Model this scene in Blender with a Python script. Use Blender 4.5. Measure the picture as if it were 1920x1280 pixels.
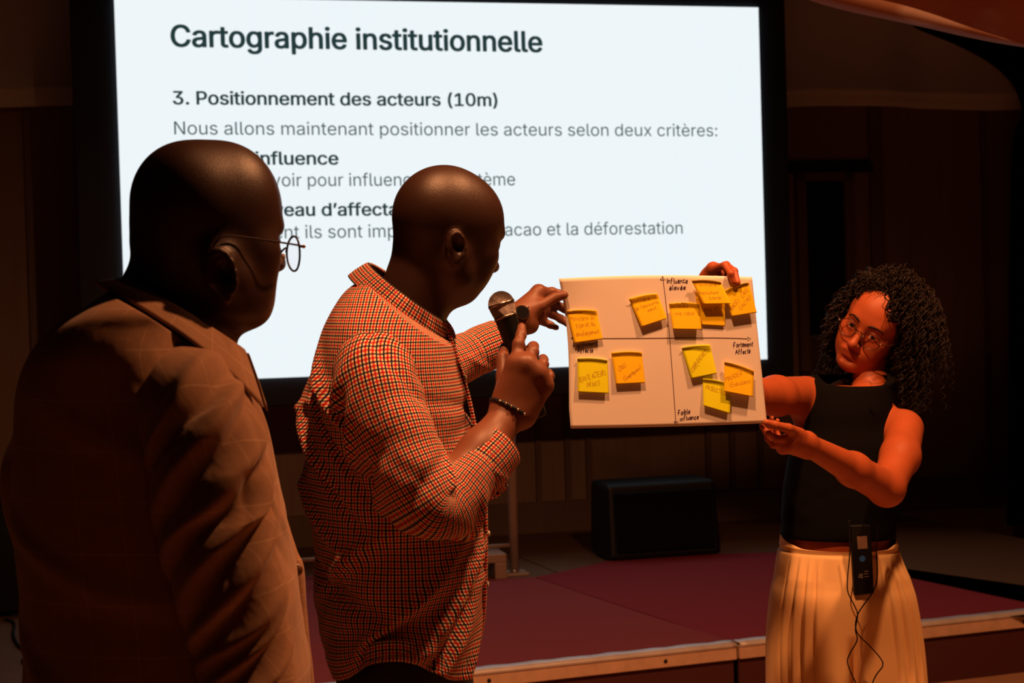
import bpy, bmesh, math, random, os
import numpy as np
from mathutils import Vector, Matrix

for _o in list(bpy.data.objects):
    bpy.data.objects.remove(_o, do_unlink=True)
C = bpy.context.scene.collection
SC = bpy.context.scene
RNG = np.random.default_rng(7)
random.seed(7)

# ------------------------------------------------------------------ camera
FPX, CAMH = 3000.0, 1.55
_p, _r = math.radians(1.15), 0.029
CAM = np.array([0.0, 0.0, CAMH])
FW = np.array([0.0, math.cos(_p), -math.sin(_p)])
_R0 = np.array([1.0, 0, 0]); _U0 = np.array([0.0, math.sin(_p), math.cos(_p)])
RT = math.cos(_r) * _R0 - math.sin(_r) * _U0
UP = math.sin(_r) * _R0 + math.cos(_r) * _U0
cam = bpy.data.cameras.new('camera')
cam.sensor_fit = 'HORIZONTAL'; cam.sensor_width = 36.0; cam.lens = 36.0 * FPX / 1920.0
cam.clip_start = 0.05; cam.clip_end = 100
cam.dof.use_dof = True; cam.dof.focus_distance = 2.95; cam.dof.aperture_fstop = 9.0
camo = bpy.data.objects.new('camera', cam); C.objects.link(camo)
camo.matrix_world = Matrix(((RT[0], UP[0], -FW[0], CAM[0]), (RT[1], UP[1], -FW[1], CAM[1]), (RT[2], UP[2], -FW[2], CAM[2]), (0, 0, 0, 1)))
SC.camera = camo

def U(px, py, d):
    """pixel of the 1920x1280 frame at depth d (metres along the optical axis) -> world point"""
    px, py, d = np.asarray(px, float), np.asarray(py, float), np.asarray(d, float)
    cx = (px - 960) / FPX * d; cy = (640 - py) / FPX * d
    return CAM + cx[..., None] * RT + cy[..., None] * UP + d[..., None] * FW
def ray(px, py):
    v = (px - 960) / FPX * RT + (640 - py) / FPX * UP + FW
    return v
def G(px, py, z):
    v = ray(px, py); t = (z - CAM[2]) / v[2]
    return CAM + t * v
def onplane(px, py, P0, N):
    v = ray(px, py); t = np.dot(P0 - CAM, N) / np.dot(v, N)
    return CAM + t * v

# ------------------------------------------------------------------ world, lights, exposure
w = bpy.data.worlds.new('world'); SC.world = w; w.use_nodes = True
w.node_tree.nodes['Background'].inputs[0].default_value = (1.0, 0.80, 0.66, 1)
w.node_tree.nodes['Background'].inputs[1].default_value = 0.020
SC.view_settings.view_transform = 'Standard'; SC.view_settings.look = 'None'
SC.view_settings.exposure = 0.0; SC.view_settings.gamma = 1.0; SC.view_settings.use_curve_mapping = False

def lamp(name, loc, target, power, color, radius, size=2.0, blend=0.5):
    l = bpy.data.lights.new(name, 'SPOT'); l.energy = power; l.color = color
    l.shadow_soft_size = radius; l.spot_size = size; l.spot_blend = blend
    o = bpy.data.objects.new(name, l); C.objects.link(o); o.location = loc
    o.rotation_euler = (Vector(target) - Vector(loc)).to_track_quat('-Z', 'Y').to_euler()
    return o
WARM = (1.0, 0.395, 0.155)
lamp('stage_lamp', (1.15, 2.62, 3.55), (0.40, 3.4, 0.0), 265.0, WARM, 0.06, 2.5, 0.7)
lamp('stage_spotlight', (-0.05, 2.08, 3.55), (0.55, 3.5, 1.0), 260.0, WARM, 0.06, 1.36, 0.45)
# ------------------------------------------------------------------ materials
def rgb(r, g, b):
    f = lambda c: (c / 255 / 12.92) if c / 255 <= .04045 else ((c / 255 + .055) / 1.055) ** 2.4
    return (f(r), f(g), f(b), 1)
class NT:
    def __init__(s, name):
        s.m = bpy.data.materials.new(name); s.m.use_nodes = True
        s.t = s.m.node_tree; s.b = s.t.nodes['Principled BSDF']
    def n(s, typ, **kw):
        nd = s.t.nodes.new(typ)
        for k, v in kw.items(): setattr(nd, k, v)
        return nd
    def l(s, a, b): s.t.links.new(a, b)
    def math(s, op, a, b=None, c=None):
        nd = s.n('ShaderNodeMath', operation=op)
        for i, v in enumerate((a, b, c)):
            if v is None: continue
            if isinstance(v, (int, float)): nd.inputs[i].default_value = v
            else: s.l(v, nd.inputs[i])
        return nd.outputs[0]
    def mix(s, fac, a, b, blend='MIX'):
        nd = s.n('ShaderNodeMix', data_type='RGBA', blend_type=blend)
        for i, v in ((0, fac), (6, a), (7, b)):
            if isinstance(v, (int, float)): nd.inputs[i].default_value = v
            elif isinstance(v, tuple): nd.inputs[i].default_value = v
            else: s.l(v, nd.inputs[i])
        return nd.outputs[2]
    def noise(s, scale, detail=3, rough=.5, vec=None):
        nd = s.n('ShaderNodeTexNoise'); nd.inputs['Scale'].default_value = scale
        nd.inputs['Detail'].default_value = detail; nd.inputs['Roughness'].default_value = rough
        if vec is None:
            tc = s.n('ShaderNodeTexCoord'); vec = tc.outputs['Object']
        s.l(vec, nd.inputs['Vector']); return nd.outputs['Fac']
    def bump(s, h, strength=.3, dist=.002):
        nd = s.n('ShaderNodeBump'); nd.inputs['Strength'].default_value = strength; nd.inputs['Distance'].default_value = dist
        s.l(h, nd.inputs['Height']); s.l(nd.outputs[0], s.b.inputs['Normal'])
    def uv(s):
        u = s.n('ShaderNodeUVMap'); u.uv_map = 'UVMap'
        sp = s.n('ShaderNodeSeparateXYZ'); s.l(u.outputs[0], sp.inputs[0])
        return sp.outputs[0], sp.outputs[1], u.outputs[0]
def pset(b, **kw):
    for k, v in kw.items(): b.inputs[k].default_value = v
def plain(name, col, rough=.6, metal=0., spec=.5, bump=None, vary=0., vscale=30., **kw):
    t = NT(name); pset(t.b, **{'Base Color': col, 'Roughness': rough, 'Metallic': metal, 'Specular IOR Level': spec})
    for k, v in kw.items(): t.b.inputs[k].default_value = v
    if vary:
        f = t.noise(vscale, 4)
        dark = tuple(c * (1 - vary) for c in col[:3]) + (1,); lite = tuple(min(1, c * (1 + vary)) for c in col[:3]) + (1,)
        t.l(t.mix(f, dark, lite), t.b.inputs['Base Color'])
    if bump: t.bump(t.noise(bump[0], 3), bump[1], bump[2])
    return t.m
def skin(name, col, rough=.42, spec=.5, sss=.04, bmp=.2):
    t = NT(name)
    f = t.noise(22, 4); f2 = t.noise(700, 2)
    a = tuple(c * .86 for c in col) + (1,); b_ = tuple(min(1, c * 1.12) for c in col) + (1,)
    t.l(t.mix(f, a, b_), t.b.inputs['Base Color'])
    pset(t.b, **{'Roughness': rough, 'Specular IOR Level': spec, 'Subsurface Weight': sss, 'Subsurface Scale': .01})
    t.b.inputs['Subsurface Radius'].default_value = (1, .35, .2)
    t.bump(f2, bmp * .6, .0014)
    return t.m
def emit(name, col, strength=1.):
    t = NT(name); pset(t.b, **{'Base Color': (0, 0, 0, 1), 'Emission Color': col, 'Emission Strength': strength, 'Roughness': .6, 'Specular IOR Level': .1})
    return t
def check_cloth(name, period=.0118):
    """white cotton with alternating red and navy lines both ways, from the garment's own UVs (metres)"""
    t = NT(name); u, v, uvv = t.uv()
    white, red, navy = (.86, .80, .66, 1), (.62, .035, .025, 1), (.018, .02, .05, 1)
    def axis(x, per):
        f = t.math('FRACT', t.math('DIVIDE', x, per))
        def band(c, w):
            d = t.math('ABSOLUTE', t.math('SUBTRACT', f, c))
            return t.math('SMOOTHSTEP', w + .05, w - .05, d) if False else t.math('MULTIPLY', t.math('LESS_THAN', d, w), 1.0)
        c1 = t.mix(band(.27, .135), white, red)
        return t.mix(band(.77, .115), c1, navy)
    col = t.mix(.92, axis(u, period), axis(v, period), 'MULTIPLY')
    t.l(col, t.b.inputs['Base Color'])
    pset(t.b, **{'Roughness': .85, 'Specular IOR Level': .15})
    nz = t.n('ShaderNodeTexNoise'); nz.inputs['Scale'].default_value = 26; nz.inputs['Detail'].default_value = 3
    t.l(uvv, nz.inputs['Vector']); t.bump(nz.outputs['Fac'], .5, .006)
    return t.m
def windowpane(name, base, line, period=.05, wl=.035):
    t = NT(name); u, v, uvv = t.uv()
    def ax(x, per):
        f = t.math('FRACT', t.math('DIVIDE', x, per))
        return t.math('LESS_THAN', f, wl)
    m = t.math('MAXIMUM', ax(u, period * .8), ax(v, period))
    n1 = t.n('ShaderNodeTexNoise'); n1.inputs['Scale'].default_value = 60; n1.inputs['Detail'].default_value = 4
    t.l(uvv, n1.inputs['Vector'])
    b2 = tuple(c * .75 for c in base[:3]) + (1,)
    t.l(t.mix(t.math('MULTIPLY', m, .32), t.mix(n1.outputs['Fac'], b2, base), line), t.b.inputs['Base Color'])
    pset(t.b, **{'Roughness': .8, 'Specular IOR Level': .2, 'Sheen Weight': .15})
    n2 = t.n('ShaderNodeTexNoise'); n2.inputs['Scale'].default_value = 14; n2.inputs['Detail'].default_value = 3
    t.l(uvv, n2.inputs['Vector']); t.bump(n2.outputs['Fac'], .4, .008)
    return t.m
def wood(name, col, scale=3., stretch=(14, 14, .6), rough=.55):
    t = NT(name); tc = t.n('ShaderNodeTexCoord'); mp = t.n('ShaderNodeMapping'); mp.inputs['Scale'].default_value = stretch
    t.l(tc.outputs['Object'], mp.inputs[0])
    f = t.noise(scale, 6, .6, mp.outputs[0])
    a = tuple(c * .55 for c in col[:3]) + (1,)
    t.l(t.mix(f, a, col), t.b.inputs['Base Color']); pset(t.b, Roughness=rough)
    t.bump(f, .15, .002)
    return t.m

# ------------------------------------------------------------------ object helpers
def arr(o): return np.asarray(o, float)
def link(name, me, mat=None, parent=None, loc=None):
    o = bpy.data.objects.new(name, me); C.objects.link(o)
    if mat is not None:
        for m in (mat if isinstance(mat, (list, tuple)) else [mat]): me.materials.append(m)
    if parent is not None: o.parent = parent
    elif loc is not None: o.location = loc
    return o
def wloc(o):
    p = np.zeros(3)
    while o is not None:
        p += arr(o.location); o = o.parent
    return p
def mesh(name, V, F, mat, parent=None, loc=None, uv=None, smooth=True, midx=None):
    """V in world space; stored relative to the parent's (or the object's own) base point"""
    V = arr(V)
    base = wloc(parent) if parent is not None else (arr(loc) if loc is not None else np.zeros(3))
    me = bpy.data.meshes.new(name)
    V = V - base
    if isinstance(F, np.ndarray) and F.ndim == 2:
        n, k = F.shape
        me.vertices.add(len(V)); me.vertices.foreach_set('co', V.astype(np.float32).ravel())
        me.loops.add(n * k); me.loops.foreach_set('vertex_index', F.astype(np.int32).ravel())
        me.polygons.add(n); me.polygons.foreach_set('loop_start', (np.arange(n) * k).astype(np.int32))
        me.update(calc_edges=True); me.validate()
    else:
        me.from_pydata([tuple(v) for v in V], [], [tuple(int(i) for i in f) for f in F]); me.update()
    if uv is not None:
        lay = me.uv_layers.new(name='UVMap'); lay.data.foreach_set('uv', arr(uv).astype(np.float32).ravel())
    if midx is not None: me.polygons.foreach_set('material_index', arr(midx).astype(np.int32))
    me.polygons.foreach_set('use_smooth', [smooth] * len(me.polygons))
    me.update()
    return link(name, me, mat, parent, loc if parent is None else None)
def tag(o, label=None, cat=None, group=None, kind=None):
    if label: o['label'] = label
    if cat: o['category'] = cat
    if group: o['group'] = group
    if kind: o['kind'] = kind
    return o
def thing(name, loc, label, cat, group=None):
    o = bpy.data.objects.new(name, None); C.objects.link(o); o.location = tuple(loc); o.empty_display_size = .05
    return tag(o, label, cat, group)

class MB:
    """collects shapes; builds ONE mesh"""
    def __init__(s): s.V = []; s.F = []; s.n = 0
    def add(s, V, F):
        V = arr(V); s.V.append(V); s.F += [tuple(int(i) + s.n for i in f) for f in F]; s.n += len(V); return s
    def box(s, c, half, axes=None, bev=0.0):
        A = np.eye(3) if axes is None else arr(axes)
        if bev <= 0:
            V = [arr(c) + sx * half[0] * A[0] + sy * half[1] * A[1] + sz * half[2] * A[2] for sx in (-1, 1) for sy in (-1, 1) for sz in (-1, 1)]
            return s.add(V, [(0, 1, 3, 2), (4, 6, 7, 5), (0, 4, 5, 1), (2, 3, 7, 6), (0, 2, 6, 4), (1, 5, 7, 3)])
        bm = bmesh.new(); bmesh.ops.create_cube(bm, size=2)
        for v in bm.verts: v.co = Vector((v.co.x * half[0], v.co.y * half[1], v.co.z * half[2]))
        bmesh.ops.bevel(bm, geom=list(bm.edges), offset=bev, segments=2, affect='EDGES', profile=.5)
        bm.verts.index_update()
        V = [arr(c) + v.co.x * A[0] + v.co.y * A[1] + v.co.z * A[2] for v in bm.verts]
        F = [[v.index for v in f.verts] for f in bm.faces]; bm.free()
        return s.add(V, F)
    def tube(s, pts, r, seg=8, closed=False, caps=True):
        P = arr(pts); n = len(P); r = np.full(n, r) if np.isscalar(r) else arr(r)
        T = np.roll(P, -1, 0) - np.roll(P, 1, 0) if closed else np.gradient(P, axis=0)
        T /= np.linalg.norm(T, axis=1)[:, None] + 1e-12
        a = np.cross(T[0], [0, 0, 1.]);
        if np.linalg.norm(a) < .1: a = np.cross(T[0], [1., 0, 0])
        a /= np.linalg.norm(a); V = []
        th = np.linspace(0, 2 * np.pi, seg, endpoint=False)
        for i in range(n):
            a = a - T[i] * np.dot(a, T[i]); a /= np.linalg.norm(a) + 1e-12; b = np.cross(T[i], a)
            V += [P[i] + r[i] * (math.cos(t) * a + math.sin(t) * b) for t in th]
        F = []
        for i in range(n if closed else n - 1):
            i2 = (i + 1) % n
            for j in range(seg):
                j2 = (j + 1) % seg
                F.append((i * seg + j, i * seg + j2, i2 * seg + j2, i2 * seg + j))
        if caps and not closed:
            F.append(tuple(range(seg))[::-1]); F.append(tuple((n - 1) * seg + j for j in range(seg)))
        return s.add(V, F)
    def ball(s, c, r, axes=None, nu=16, nv=10):
        A = np.eye(3) if axes is None else arr(axes); r = (r, r, r) if np.isscalar(r) else r
        V = []; F = []
        for i in range(nv + 1):
            ph = math.pi * i / nv
            for j in range(nu):
                t = 2 * math.pi * j / nu
                V.append(arr(c) + r[0] * math.sin(ph) * math.cos(t) * A[0] + r[1] * math.sin(ph) * math.sin(t) * A[1] + r[2] * math.cos(ph) * A[2])
        for i in range(nv):
            for j in range(nu):
                j2 = (j + 1) % nu
                F.append((i * nu + j, (i + 1) * nu + j, (i + 1) * nu + j2, i * nu + j2))
        return s.add(V, F)
    def ribbon(s, pts, wid, nrm):
        P = arr(pts); n = len(P)
        if n < 2: return s
        T = np.gradient(P, axis=0); T /= np.linalg.norm(T, axis=1)[:, None] + 1e-12
        B = np.cross(T, nrm); B /= np.linalg.norm(B, axis=1)[:, None] + 1e-12
        V = np.empty((2 * n, 3)); V[0::2] = P - B * wid / 2; V[1::2] = P + B * wid / 2
        return s.add(V, [(2 * i, 2 * i + 1, 2 * i + 3, 2 * i + 2) for i in range(n - 1)])
    def build(s, name, mat, parent=None, loc=None, smooth=False):
        return mesh(name, np.concatenate(s.V), s.F, mat, parent, loc, smooth=smooth)

def crom(P, n):
    """Catmull-Rom through rows of P, n samples in all"""
    P = arr(P); k = len(P)
    if k == 2: return P[0] + np.linspace(0, 1, n)[:, None] * (P[1] - P[0])
    Q = np.vstack([2 * P[0] - P[1], P, 2 * P[-1] - P[-2]])
    out = []
    for t in np.linspace(0, k - 1 - 1e-9, n):
        i = int(t); f = t - i
        p0, p1, p2, p3 = Q[i], Q[i + 1], Q[i + 2], Q[i + 3]
        out.append(.5 * ((2 * p1) + (p2 - p0) * f + (2 * p0 - 5 * p1 + 4 * p2 - p3) * f ** 2 + (3 * p1 - p0 - 3 * p2 + p3) * f ** 3))
    return arr(out)
def grid_mesh(name, Gd, mat, parent=None, loc=None, closed=False, uv=None, thick=0., smooth=True, caps=False, uref=None):
    """Gd (n,m,3) grid -> quads with UVs in metres (or uv=(n,m+1,2))"""
    n, m = Gd.shape[:2]; mm = m if closed else m - 1
    I, J = np.meshgrid(np.arange(n - 1), np.arange(mm), indexing='ij'); J2 = (J + 1) % m
    F = np.stack([I * m + J, I * m + J2, (I + 1) * m + J2, (I + 1) * m + J], -1).reshape(-1, 4)
    if uv is None:
        if closed:
            sg = np.linalg.norm(np.roll(Gd, -1, 1) - Gd, axis=2); per = sg.sum(1)
            col = (sg / np.maximum(per, 1e-9)[:, None]).mean(0); col = np.r_[0, np.cumsum(col)]
            uu = col[None, :] / col[-1] * np.full((n, 1), np.percentile(per, 70))
            if uref is not None:          # true width of every ring, counted from the column `uref` (0..1) outwards
                k_ = np.convolve(np.pad(per, 12, 'edge'), np.ones(25) / 25, 'valid'); c_ = col / col[-1]
                uu = (c_ - np.interp(uref, np.linspace(0, 1, m + 1), c_))[None, :] * k_[:, None] + 5.0
        else:
            sg = np.linalg.norm(np.diff(Gd, axis=1), axis=2).mean(0); uu = np.r_[0, np.cumsum(sg)][None, :] * np.ones((n, 1))
        sv = np.linalg.norm(np.diff(Gd, axis=0), axis=2).mean(1); vv = np.r_[0, np.cumsum(sv)][:, None] * np.ones((1, uu.shape[1]))
        uv = np.stack([uu, vv], -1)
    L = np.stack([uv[I, J], uv[I, J + 1], uv[I + 1, J + 1], uv[I + 1, J]], 2).reshape(-1, 2)
    V = Gd.reshape(-1, 3)
    if caps and closed:
        F = [tuple(f) for f in F] + [tuple(range(m))[::-1], tuple((n - 1) * m + j for j in range(m))]
        L = np.vstack([L, np.zeros((2 * m, 2))])
    o = mesh(name, V, F, mat, parent, loc, uv=L, smooth=smooth)
    if thick:
        md = o.modifiers.new('thickness', 'SOLIDIFY'); md.thickness = thick; md.offset = 0
    return o

def tube_rings(path, rad, n=60, m=48, side=(0, -1, 0), disp=None, roll_t=0.):
    """rings along a smooth path. path rows xyz, rad rows (a,b): a along `side` direction made perpendicular, b the other"""
    P = crom(path, n); Rr = crom(rad, n)
    T = np.gradient(P, axis=0); T /= np.linalg.norm(T, axis=1)[:, None]
    s = arr(side); L = np.r_[0, np.cumsum(np.linalg.norm(np.diff(P, axis=0), axis=1))]
    th = np.linspace(0, 2 * np.pi, m, endpoint=False)
    out = np.empty((n, m, 3))
    for i in range(n):
        a = s - T[i] * np.dot(s, T[i]); a /= np.linalg.norm(a); b = np.cross(T[i], a)
        d = np.cos(th)[:, None] * a * Rr[i, 0] + np.sin(th)[:, None] * b * Rr[i, 1]
        if disp is not None:
            dn = d / np.linalg.norm(d, axis=1)[:, None]; d = d + dn * disp(L[i], th)[:, None]
        out[i] = P[i] + d
    return out
def ridges(lst):
    """cloth folds: (v0, th0, dth, slope, width, amp): a ridge crossing the sleeve at length v0 around angle th0"""
    def f(v, th):
        o = np.zeros_like(th)
        for v0, t0, dt, sl, wd, am in lst:
            a = (th - t0 + np.pi) % (2 * np.pi) - np.pi
            o += am * np.exp(-((v - v0 - sl * a) / wd) ** 2) * np.exp(-(a / dt) ** 2)
        return o
    return f
def rand_ridges(seed, n, v0, v1, amp, wd=.012, slope=.03):
    g = np.random.default_rng(seed)
    return [(g.uniform(v0, v1), g.uniform(0, 2 * np.pi), g.uniform(.5, 1.3), g.normal(0, slope), wd * g.uniform(.7, 1.6), amp * g.choice([-1, 1]) * g.uniform(.4, 1)) for _ in range(n)]
def hem(rings, at='end', inset=.006, depth=.03):
    """turn the open end of a sleeve or skirt inwards so that the cloth has an edge and an inside"""
    e = rings[-1] if at == 'end' else rings[0]; e2 = rings[-4] if at == 'end' else rings[3]
    c = e.mean(0); ax = e2.mean(0) - c; ax /= np.linalg.norm(ax)
    r1 = c + (e - c) * (1 - inset / np.linalg.norm(e - c, axis=1)[:, None] * .5) - ax * .002
    r2 = c + (e - c) * (1 - inset / np.linalg.norm(e - c, axis=1)[:, None])
    r3 = r2 + ax * depth
    ex = [r1, r2, r3]
    return np.concatenate([rings, arr(ex)]) if at == 'end' else np.concatenate([arr(ex[::-1]), rings])

# ------------------------------------------------------------------ signed-distance bodies -> one continuous skin
class Body:
    def __init__(s, vox): s.vox = vox; s.ops = []
    def cone(s, a, b, ra, rb=None, k=.012, sub=False):
        s.ops.append(('c', arr(a), arr(b), ra, ra if rb is None else rb, k, sub)); return s
    def ell(s, c, r, M=None, k=.012, sub=False):
        s.ops.append(('e', arr(c), arr(r), np.eye(3) if M is None else arr(M), 0, k, sub)); return s
    def chain(s, pts, rads, k=.008):
        for i in range(len(pts) - 1): s.cone(pts[i], pts[i + 1], rads[i], rads[i + 1], k if i else .012)
    @staticmethod
    def dist(op, P):
        if op[0] == 'c':
            a, b, ra, rb = op[1], op[2], op[3], op[4]
            ba = b - a; t = np.clip((P - a) @ ba / max(1e-12, ba @ ba), 0, 1)
            return np.linalg.norm(P - a - t[:, None] * ba, axis=1) - (ra + (rb - ra) * t)
        q = (P - op[1]) @ op[3]
        k0 = np.linalg.norm(q / op[2], axis=1); k1 = np.linalg.norm(q / (op[2] ** 2), axis=1)
        return k0 * (k0 - 1) / np.maximum(k1, 1e-9)
    def eval(s, P, ops=None):
        d = np.full(len(P), 1.0)
        for op in (s.ops if ops is None else ops):
            e = s.dist(op, P); k = op[5]
            if op[6]:
                h = np.maximum(k - np.abs(-d - e), 0) / k; d = -(np.minimum(-d, e) - h * h * k * .25)
            else:
                h = np.maximum(k - np.abs(d - e), 0) / k; d = np.minimum(d, e) - h * h * k * .25
        return d
    def mesh(s):
        v = s.vox; lo = np.full(3, 1e9); hi = -lo
        for op in s.ops:
            if op[6]: continue
            if op[0] == 'c':
                for p, r in ((op[1], op[3]), (op[2], op[4])): lo = np.minimum(lo, p - r); hi = np.maximum(hi, p + r)
            else:
                r = op[2].max(); lo = np.minimum(lo, op[1] - r); hi = np.maximum(hi, op[1] + r)
        lo -= 4 * v; hi += 4 * v; B = 18
        nb = np.ceil((hi - lo) / v / B).astype(int); N = nb * B
        D = np.full(N, 1.0, np.float32)
        bi = np.stack(np.meshgrid(*[np.arange(k) for k in nb], indexing='ij'), -1).reshape(-1, 3)
        cen = lo + (bi * B + (B - 1) / 2) * v; rad = v * B / 2 * 1.75
        dc = s.eval(cen); dop = np.stack([s.dist(op, cen) for op in s.ops])
        r1 = np.arange(B); off = np.stack(np.meshgrid(r1, r1, r1, indexing='ij'), -1).reshape(-1, 3) * v
        for q in range(len(bi)):
            i, j, k = bi[q] * B
            if abs(dc[q]) > rad + .03:
                if dc[q] < 0: D[i:i + B, j:j + B, k:k + B] = -1
                continue
            ops = [op for n_, op in enumerate(s.ops) if dop[n_, q] < rad + op[5] + .03]
            if not ops: continue
            D[i:i + B, j:j + B, k:k + B] = s.eval(lo + bi[q] * B * v + off, ops).reshape(B, B, B)
        S = (D < 0)
        cnt = np.zeros([n - 1 for n in N], np.uint8)
        for a in (0, 1):
            for b in (0, 1):
                for c in (0, 1): cnt += S[a:N[0] - 1 + a, b:N[1] - 1 + b, c:N[2] - 1 + c]
        cells = np.argwhere((cnt > 0) & (cnt < 8)); del cnt
        lin = (cells[:, 0] * N[1] + cells[:, 1]) * N[2] + cells[:, 2]
        cv = {}
        for a in (0, 1):
            for b in (0, 1):
                for c in (0, 1): cv[(a, b, c)] = D[cells[:, 0] + a, cells[:, 1] + b, cells[:, 2] + c].astype(float)
        acc = np.zeros((len(cells), 3)); num = np.zeros(len(cells))
        ks = list(cv)
        for p in ks:
            for ax in range(3):
                if p[ax]: continue
                q = list(p); q[ax] = 1; q = tuple(q)
                d0, d1 = cv[p], cv[q]; m = (d0 < 0) != (d1 < 0)
                t = np.where(m, d0 / np.where(m, d0 - d1, 1), 0)
                pos = np.tile(arr(p), (len(cells), 1)); pos[:, ax] = t
                acc += pos * m[:, None]; num += m
        V = lo + (cells + acc / num[:, None]) * v
        Q = []
        def idx(c):
            l = (c[:, 0] * N[1] + c[:, 1]) * N[2] + c[:, 2]
            return np.searchsorted(lin, l)
        for ax in range(3):
            sl0 = [slice(1, n - 1) for n in N]; sl1 = list(sl0)
            sl1[ax] = slice(2, N[ax])
            a0 = S[tuple(sl0)]; a1 = S[tuple(sl1)]
            e = np.argwhere(a0 != a1) + 1
            fl = S[e[:, 0], e[:, 1], e[:, 2]]
            b, c = [(1, 2), (2, 0), (0, 1)][ax]
            o = np.zeros((4, 3), int); o[1, b] = -1; o[2, b] = -1; o[2, c] = -1; o[3, c] = -1
            f = np.stack([idx(e + o[t]) for t in range(4)], 1)
            f[~fl] = f[~fl][:, ::-1]
            Q.append(f)
        return V, np.concatenate(Q)
def smooth_mesh(V, F, it=1, lam=.5):
    for _ in range(it):
        s = np.zeros_like(V); c = np.zeros(len(V))
        for a, b in ((0, 1), (1, 2), (2, 3), (3, 0)):
            np.add.at(s, F[:, a], V[F[:, b]]); np.add.at(c, F[:, a], 1)
            np.add.at(s, F[:, b], V[F[:, a]]); np.add.at(c, F[:, b], 1)
        V = V + lam * (s / np.maximum(c, 1)[:, None] - V)
    return V
# ================================================================== the setting
PSI = math.radians(13.5)
H = np.array([math.cos(PSI), math.sin(PSI), 0]); N = np.array([-math.sin(PSI), math.cos(PSI), 0]); Z = np.array([0, 0, 1.0])
P_SCR = U(825, 340, 8.4)
def WL(a, b, z):      # room coordinates: a along the screen wall, b behind the screen face, z up
    q = P_SCR + a * H + b * N; return np.array([q[0], q[1], z])
def SCR(px, py, off=0.):
    q = onplane(px, py, P_SCR + off * N, N); return np.dot(q - P_SCR, H), q[2]
AX = (H, N, Z)
M_floor = wood('hall_floor', (.70, .38, .22, 1), 2.5, (6, 6, 1), .5)
M_wall = wood('panel_wood', (.34, .22, .16, 1), 3., (10, 10, .5), .6)
M_dark = plain('dark_wall', (.02, .014, .012, 1), .8)
M_black = plain('matt_black', (.008, .008, .009, 1), .6, spec=.3)
M_blackp = plain('black_plastic', (.004, .004, .004, 1), .5, spec=.3)
M_deck = wood('stage_board', (.17, .085, .035, 1), 3., (2, 12, 2), .6)

def slab(name, a0, a1, b0, b1, z0, z1, mat, kind='structure', label=None):
    c = (WL(a0, b0, z0) + WL(a1, b1, z1)) / 2
    o = MB().box(c, (abs(a1 - a0) / 2, abs(b1 - b0) / 2, abs(z1 - z0) / 2), AX).build(name, mat, loc=(c[0], c[1], z0))
    return tag(o, label, None, None, kind)
slab('floor', -6.2, 6.2, -11.5, .9, -.1, 0, M_floor, label='brown hall floor in front of and under the stage')
slab('ceiling', -6.2, 6.2, -11.5, .9, 4.6, 4.7, M_dark)
wb = slab('wall_back', -6.2, 6.2, .8, .92, 0, 4.6, M_wall, label='dark wood panelled wall behind the screen')
slab('wall_left', -6.2, -6.08, -11.5, .8, 0, 4.6, M_dark)
slab('wall_right', 6.08, 6.2, -11.5, .8, 0, 4.6, M_dark)
slab('wall_front', -6.2, 6.2, -11.6, -11.5, 0, 4.6, M_dark)
# battens and panel frames on the back wall
M_batten = wood('batten_wood', (.20, .12, .09, 1), 3., (10, 10, .5), .6)
def wpix(px, py): return SCR(px, py, .78)
def wall_rect(name, px0, py0, px1, py1, th, mat, kind='structure', dz=0):
    a0, z1 = wpix(px0, py0); a1, z0 = wpix(px1, py1)
    return slab(name, a0, a1, .8 - th, .81, min(z0, z1), max(z0, z1), mat, kind)
for i, x in enumerate((60, 1000, 1055, 1095, 1320, 1365, 1418, 1640, 1850)):
    a0, _ = wpix(x, 700); slab('trim_%d' % (i + 1), a0, a0 + (.09 if x == 1640 else .035), .775, .81, .24, 3.0, M_batten)
a0, z0 = wpix(1700, 1010); slab('baseboard_back', -6, 6, .77, .81, .24, .42, M_batten)
# window with a dark pane to the right of the screen, brown panel under it
M_glass = plain('dark_glass', (.012, .013, .015, 1), .12)
def wq(px, py, b=.79): a, z = SCR(px, py, b); return WL(a, b, z)
def frame_rect(mb, px0, py0, px1, py1, wd, b=.77):
    a0, z1 = SCR(px0, py0, b); a1, z0 = SCR(px1, py1, b); am, zm = (a0 + a1) / 2, (z0 + z1) / 2
    for aa in (a0, a1): mb.box(WL(aa, b, zm), (wd, .02, (z1 - z0) / 2 + wd), AX)
    for zz in (z0, z1): mb.box(WL(am, b, zz), ((a1 - a0) / 2 + wd, .02, wd), AX)
mb = MB(); frame_rect(mb, 1500, 330, 1598, 700, .03)
win = mb.build('window_1', M_batten, loc=tuple(wq(1550, 700))); tag(win, kind='structure')
a0, z1 = SCR(1500, 330, .78); a1, z0 = SCR(1598, 625, .78)
MB().box(WL((a0 + a1) / 2, .785, (z0 + z1) / 2), ((a1 - a0) / 2, .006, (z1 - z0) / 2), AX).build('window_pane', M_glass, win)
a1, zt = SCR(1598, 630, .78); _, zb = SCR(1598, 700, .78)
MB().box(WL((a0 + a1) / 2, .78, (zt + zb) / 2), ((a1 - a0) / 2, .012, abs(zt - zb) / 2), AX).build('window_panel', wood('light_panel', (.12, .06, .03, 1)), win)
tz, _t = SCR(1490, 315, .78)[1], 0
mb = MB(); aa0 = SCR(1480, 315, .78)[0]; aa1 = SCR(1632, 315, .78)[0]
tag(mb.box(WL((aa0 + aa1) / 2, .77, tz), ((aa1 - aa0) / 2, .025, .03), AX).build('trim_10', M_black, loc=tuple(WL(aa0, .77, tz))), kind='structure')

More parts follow.
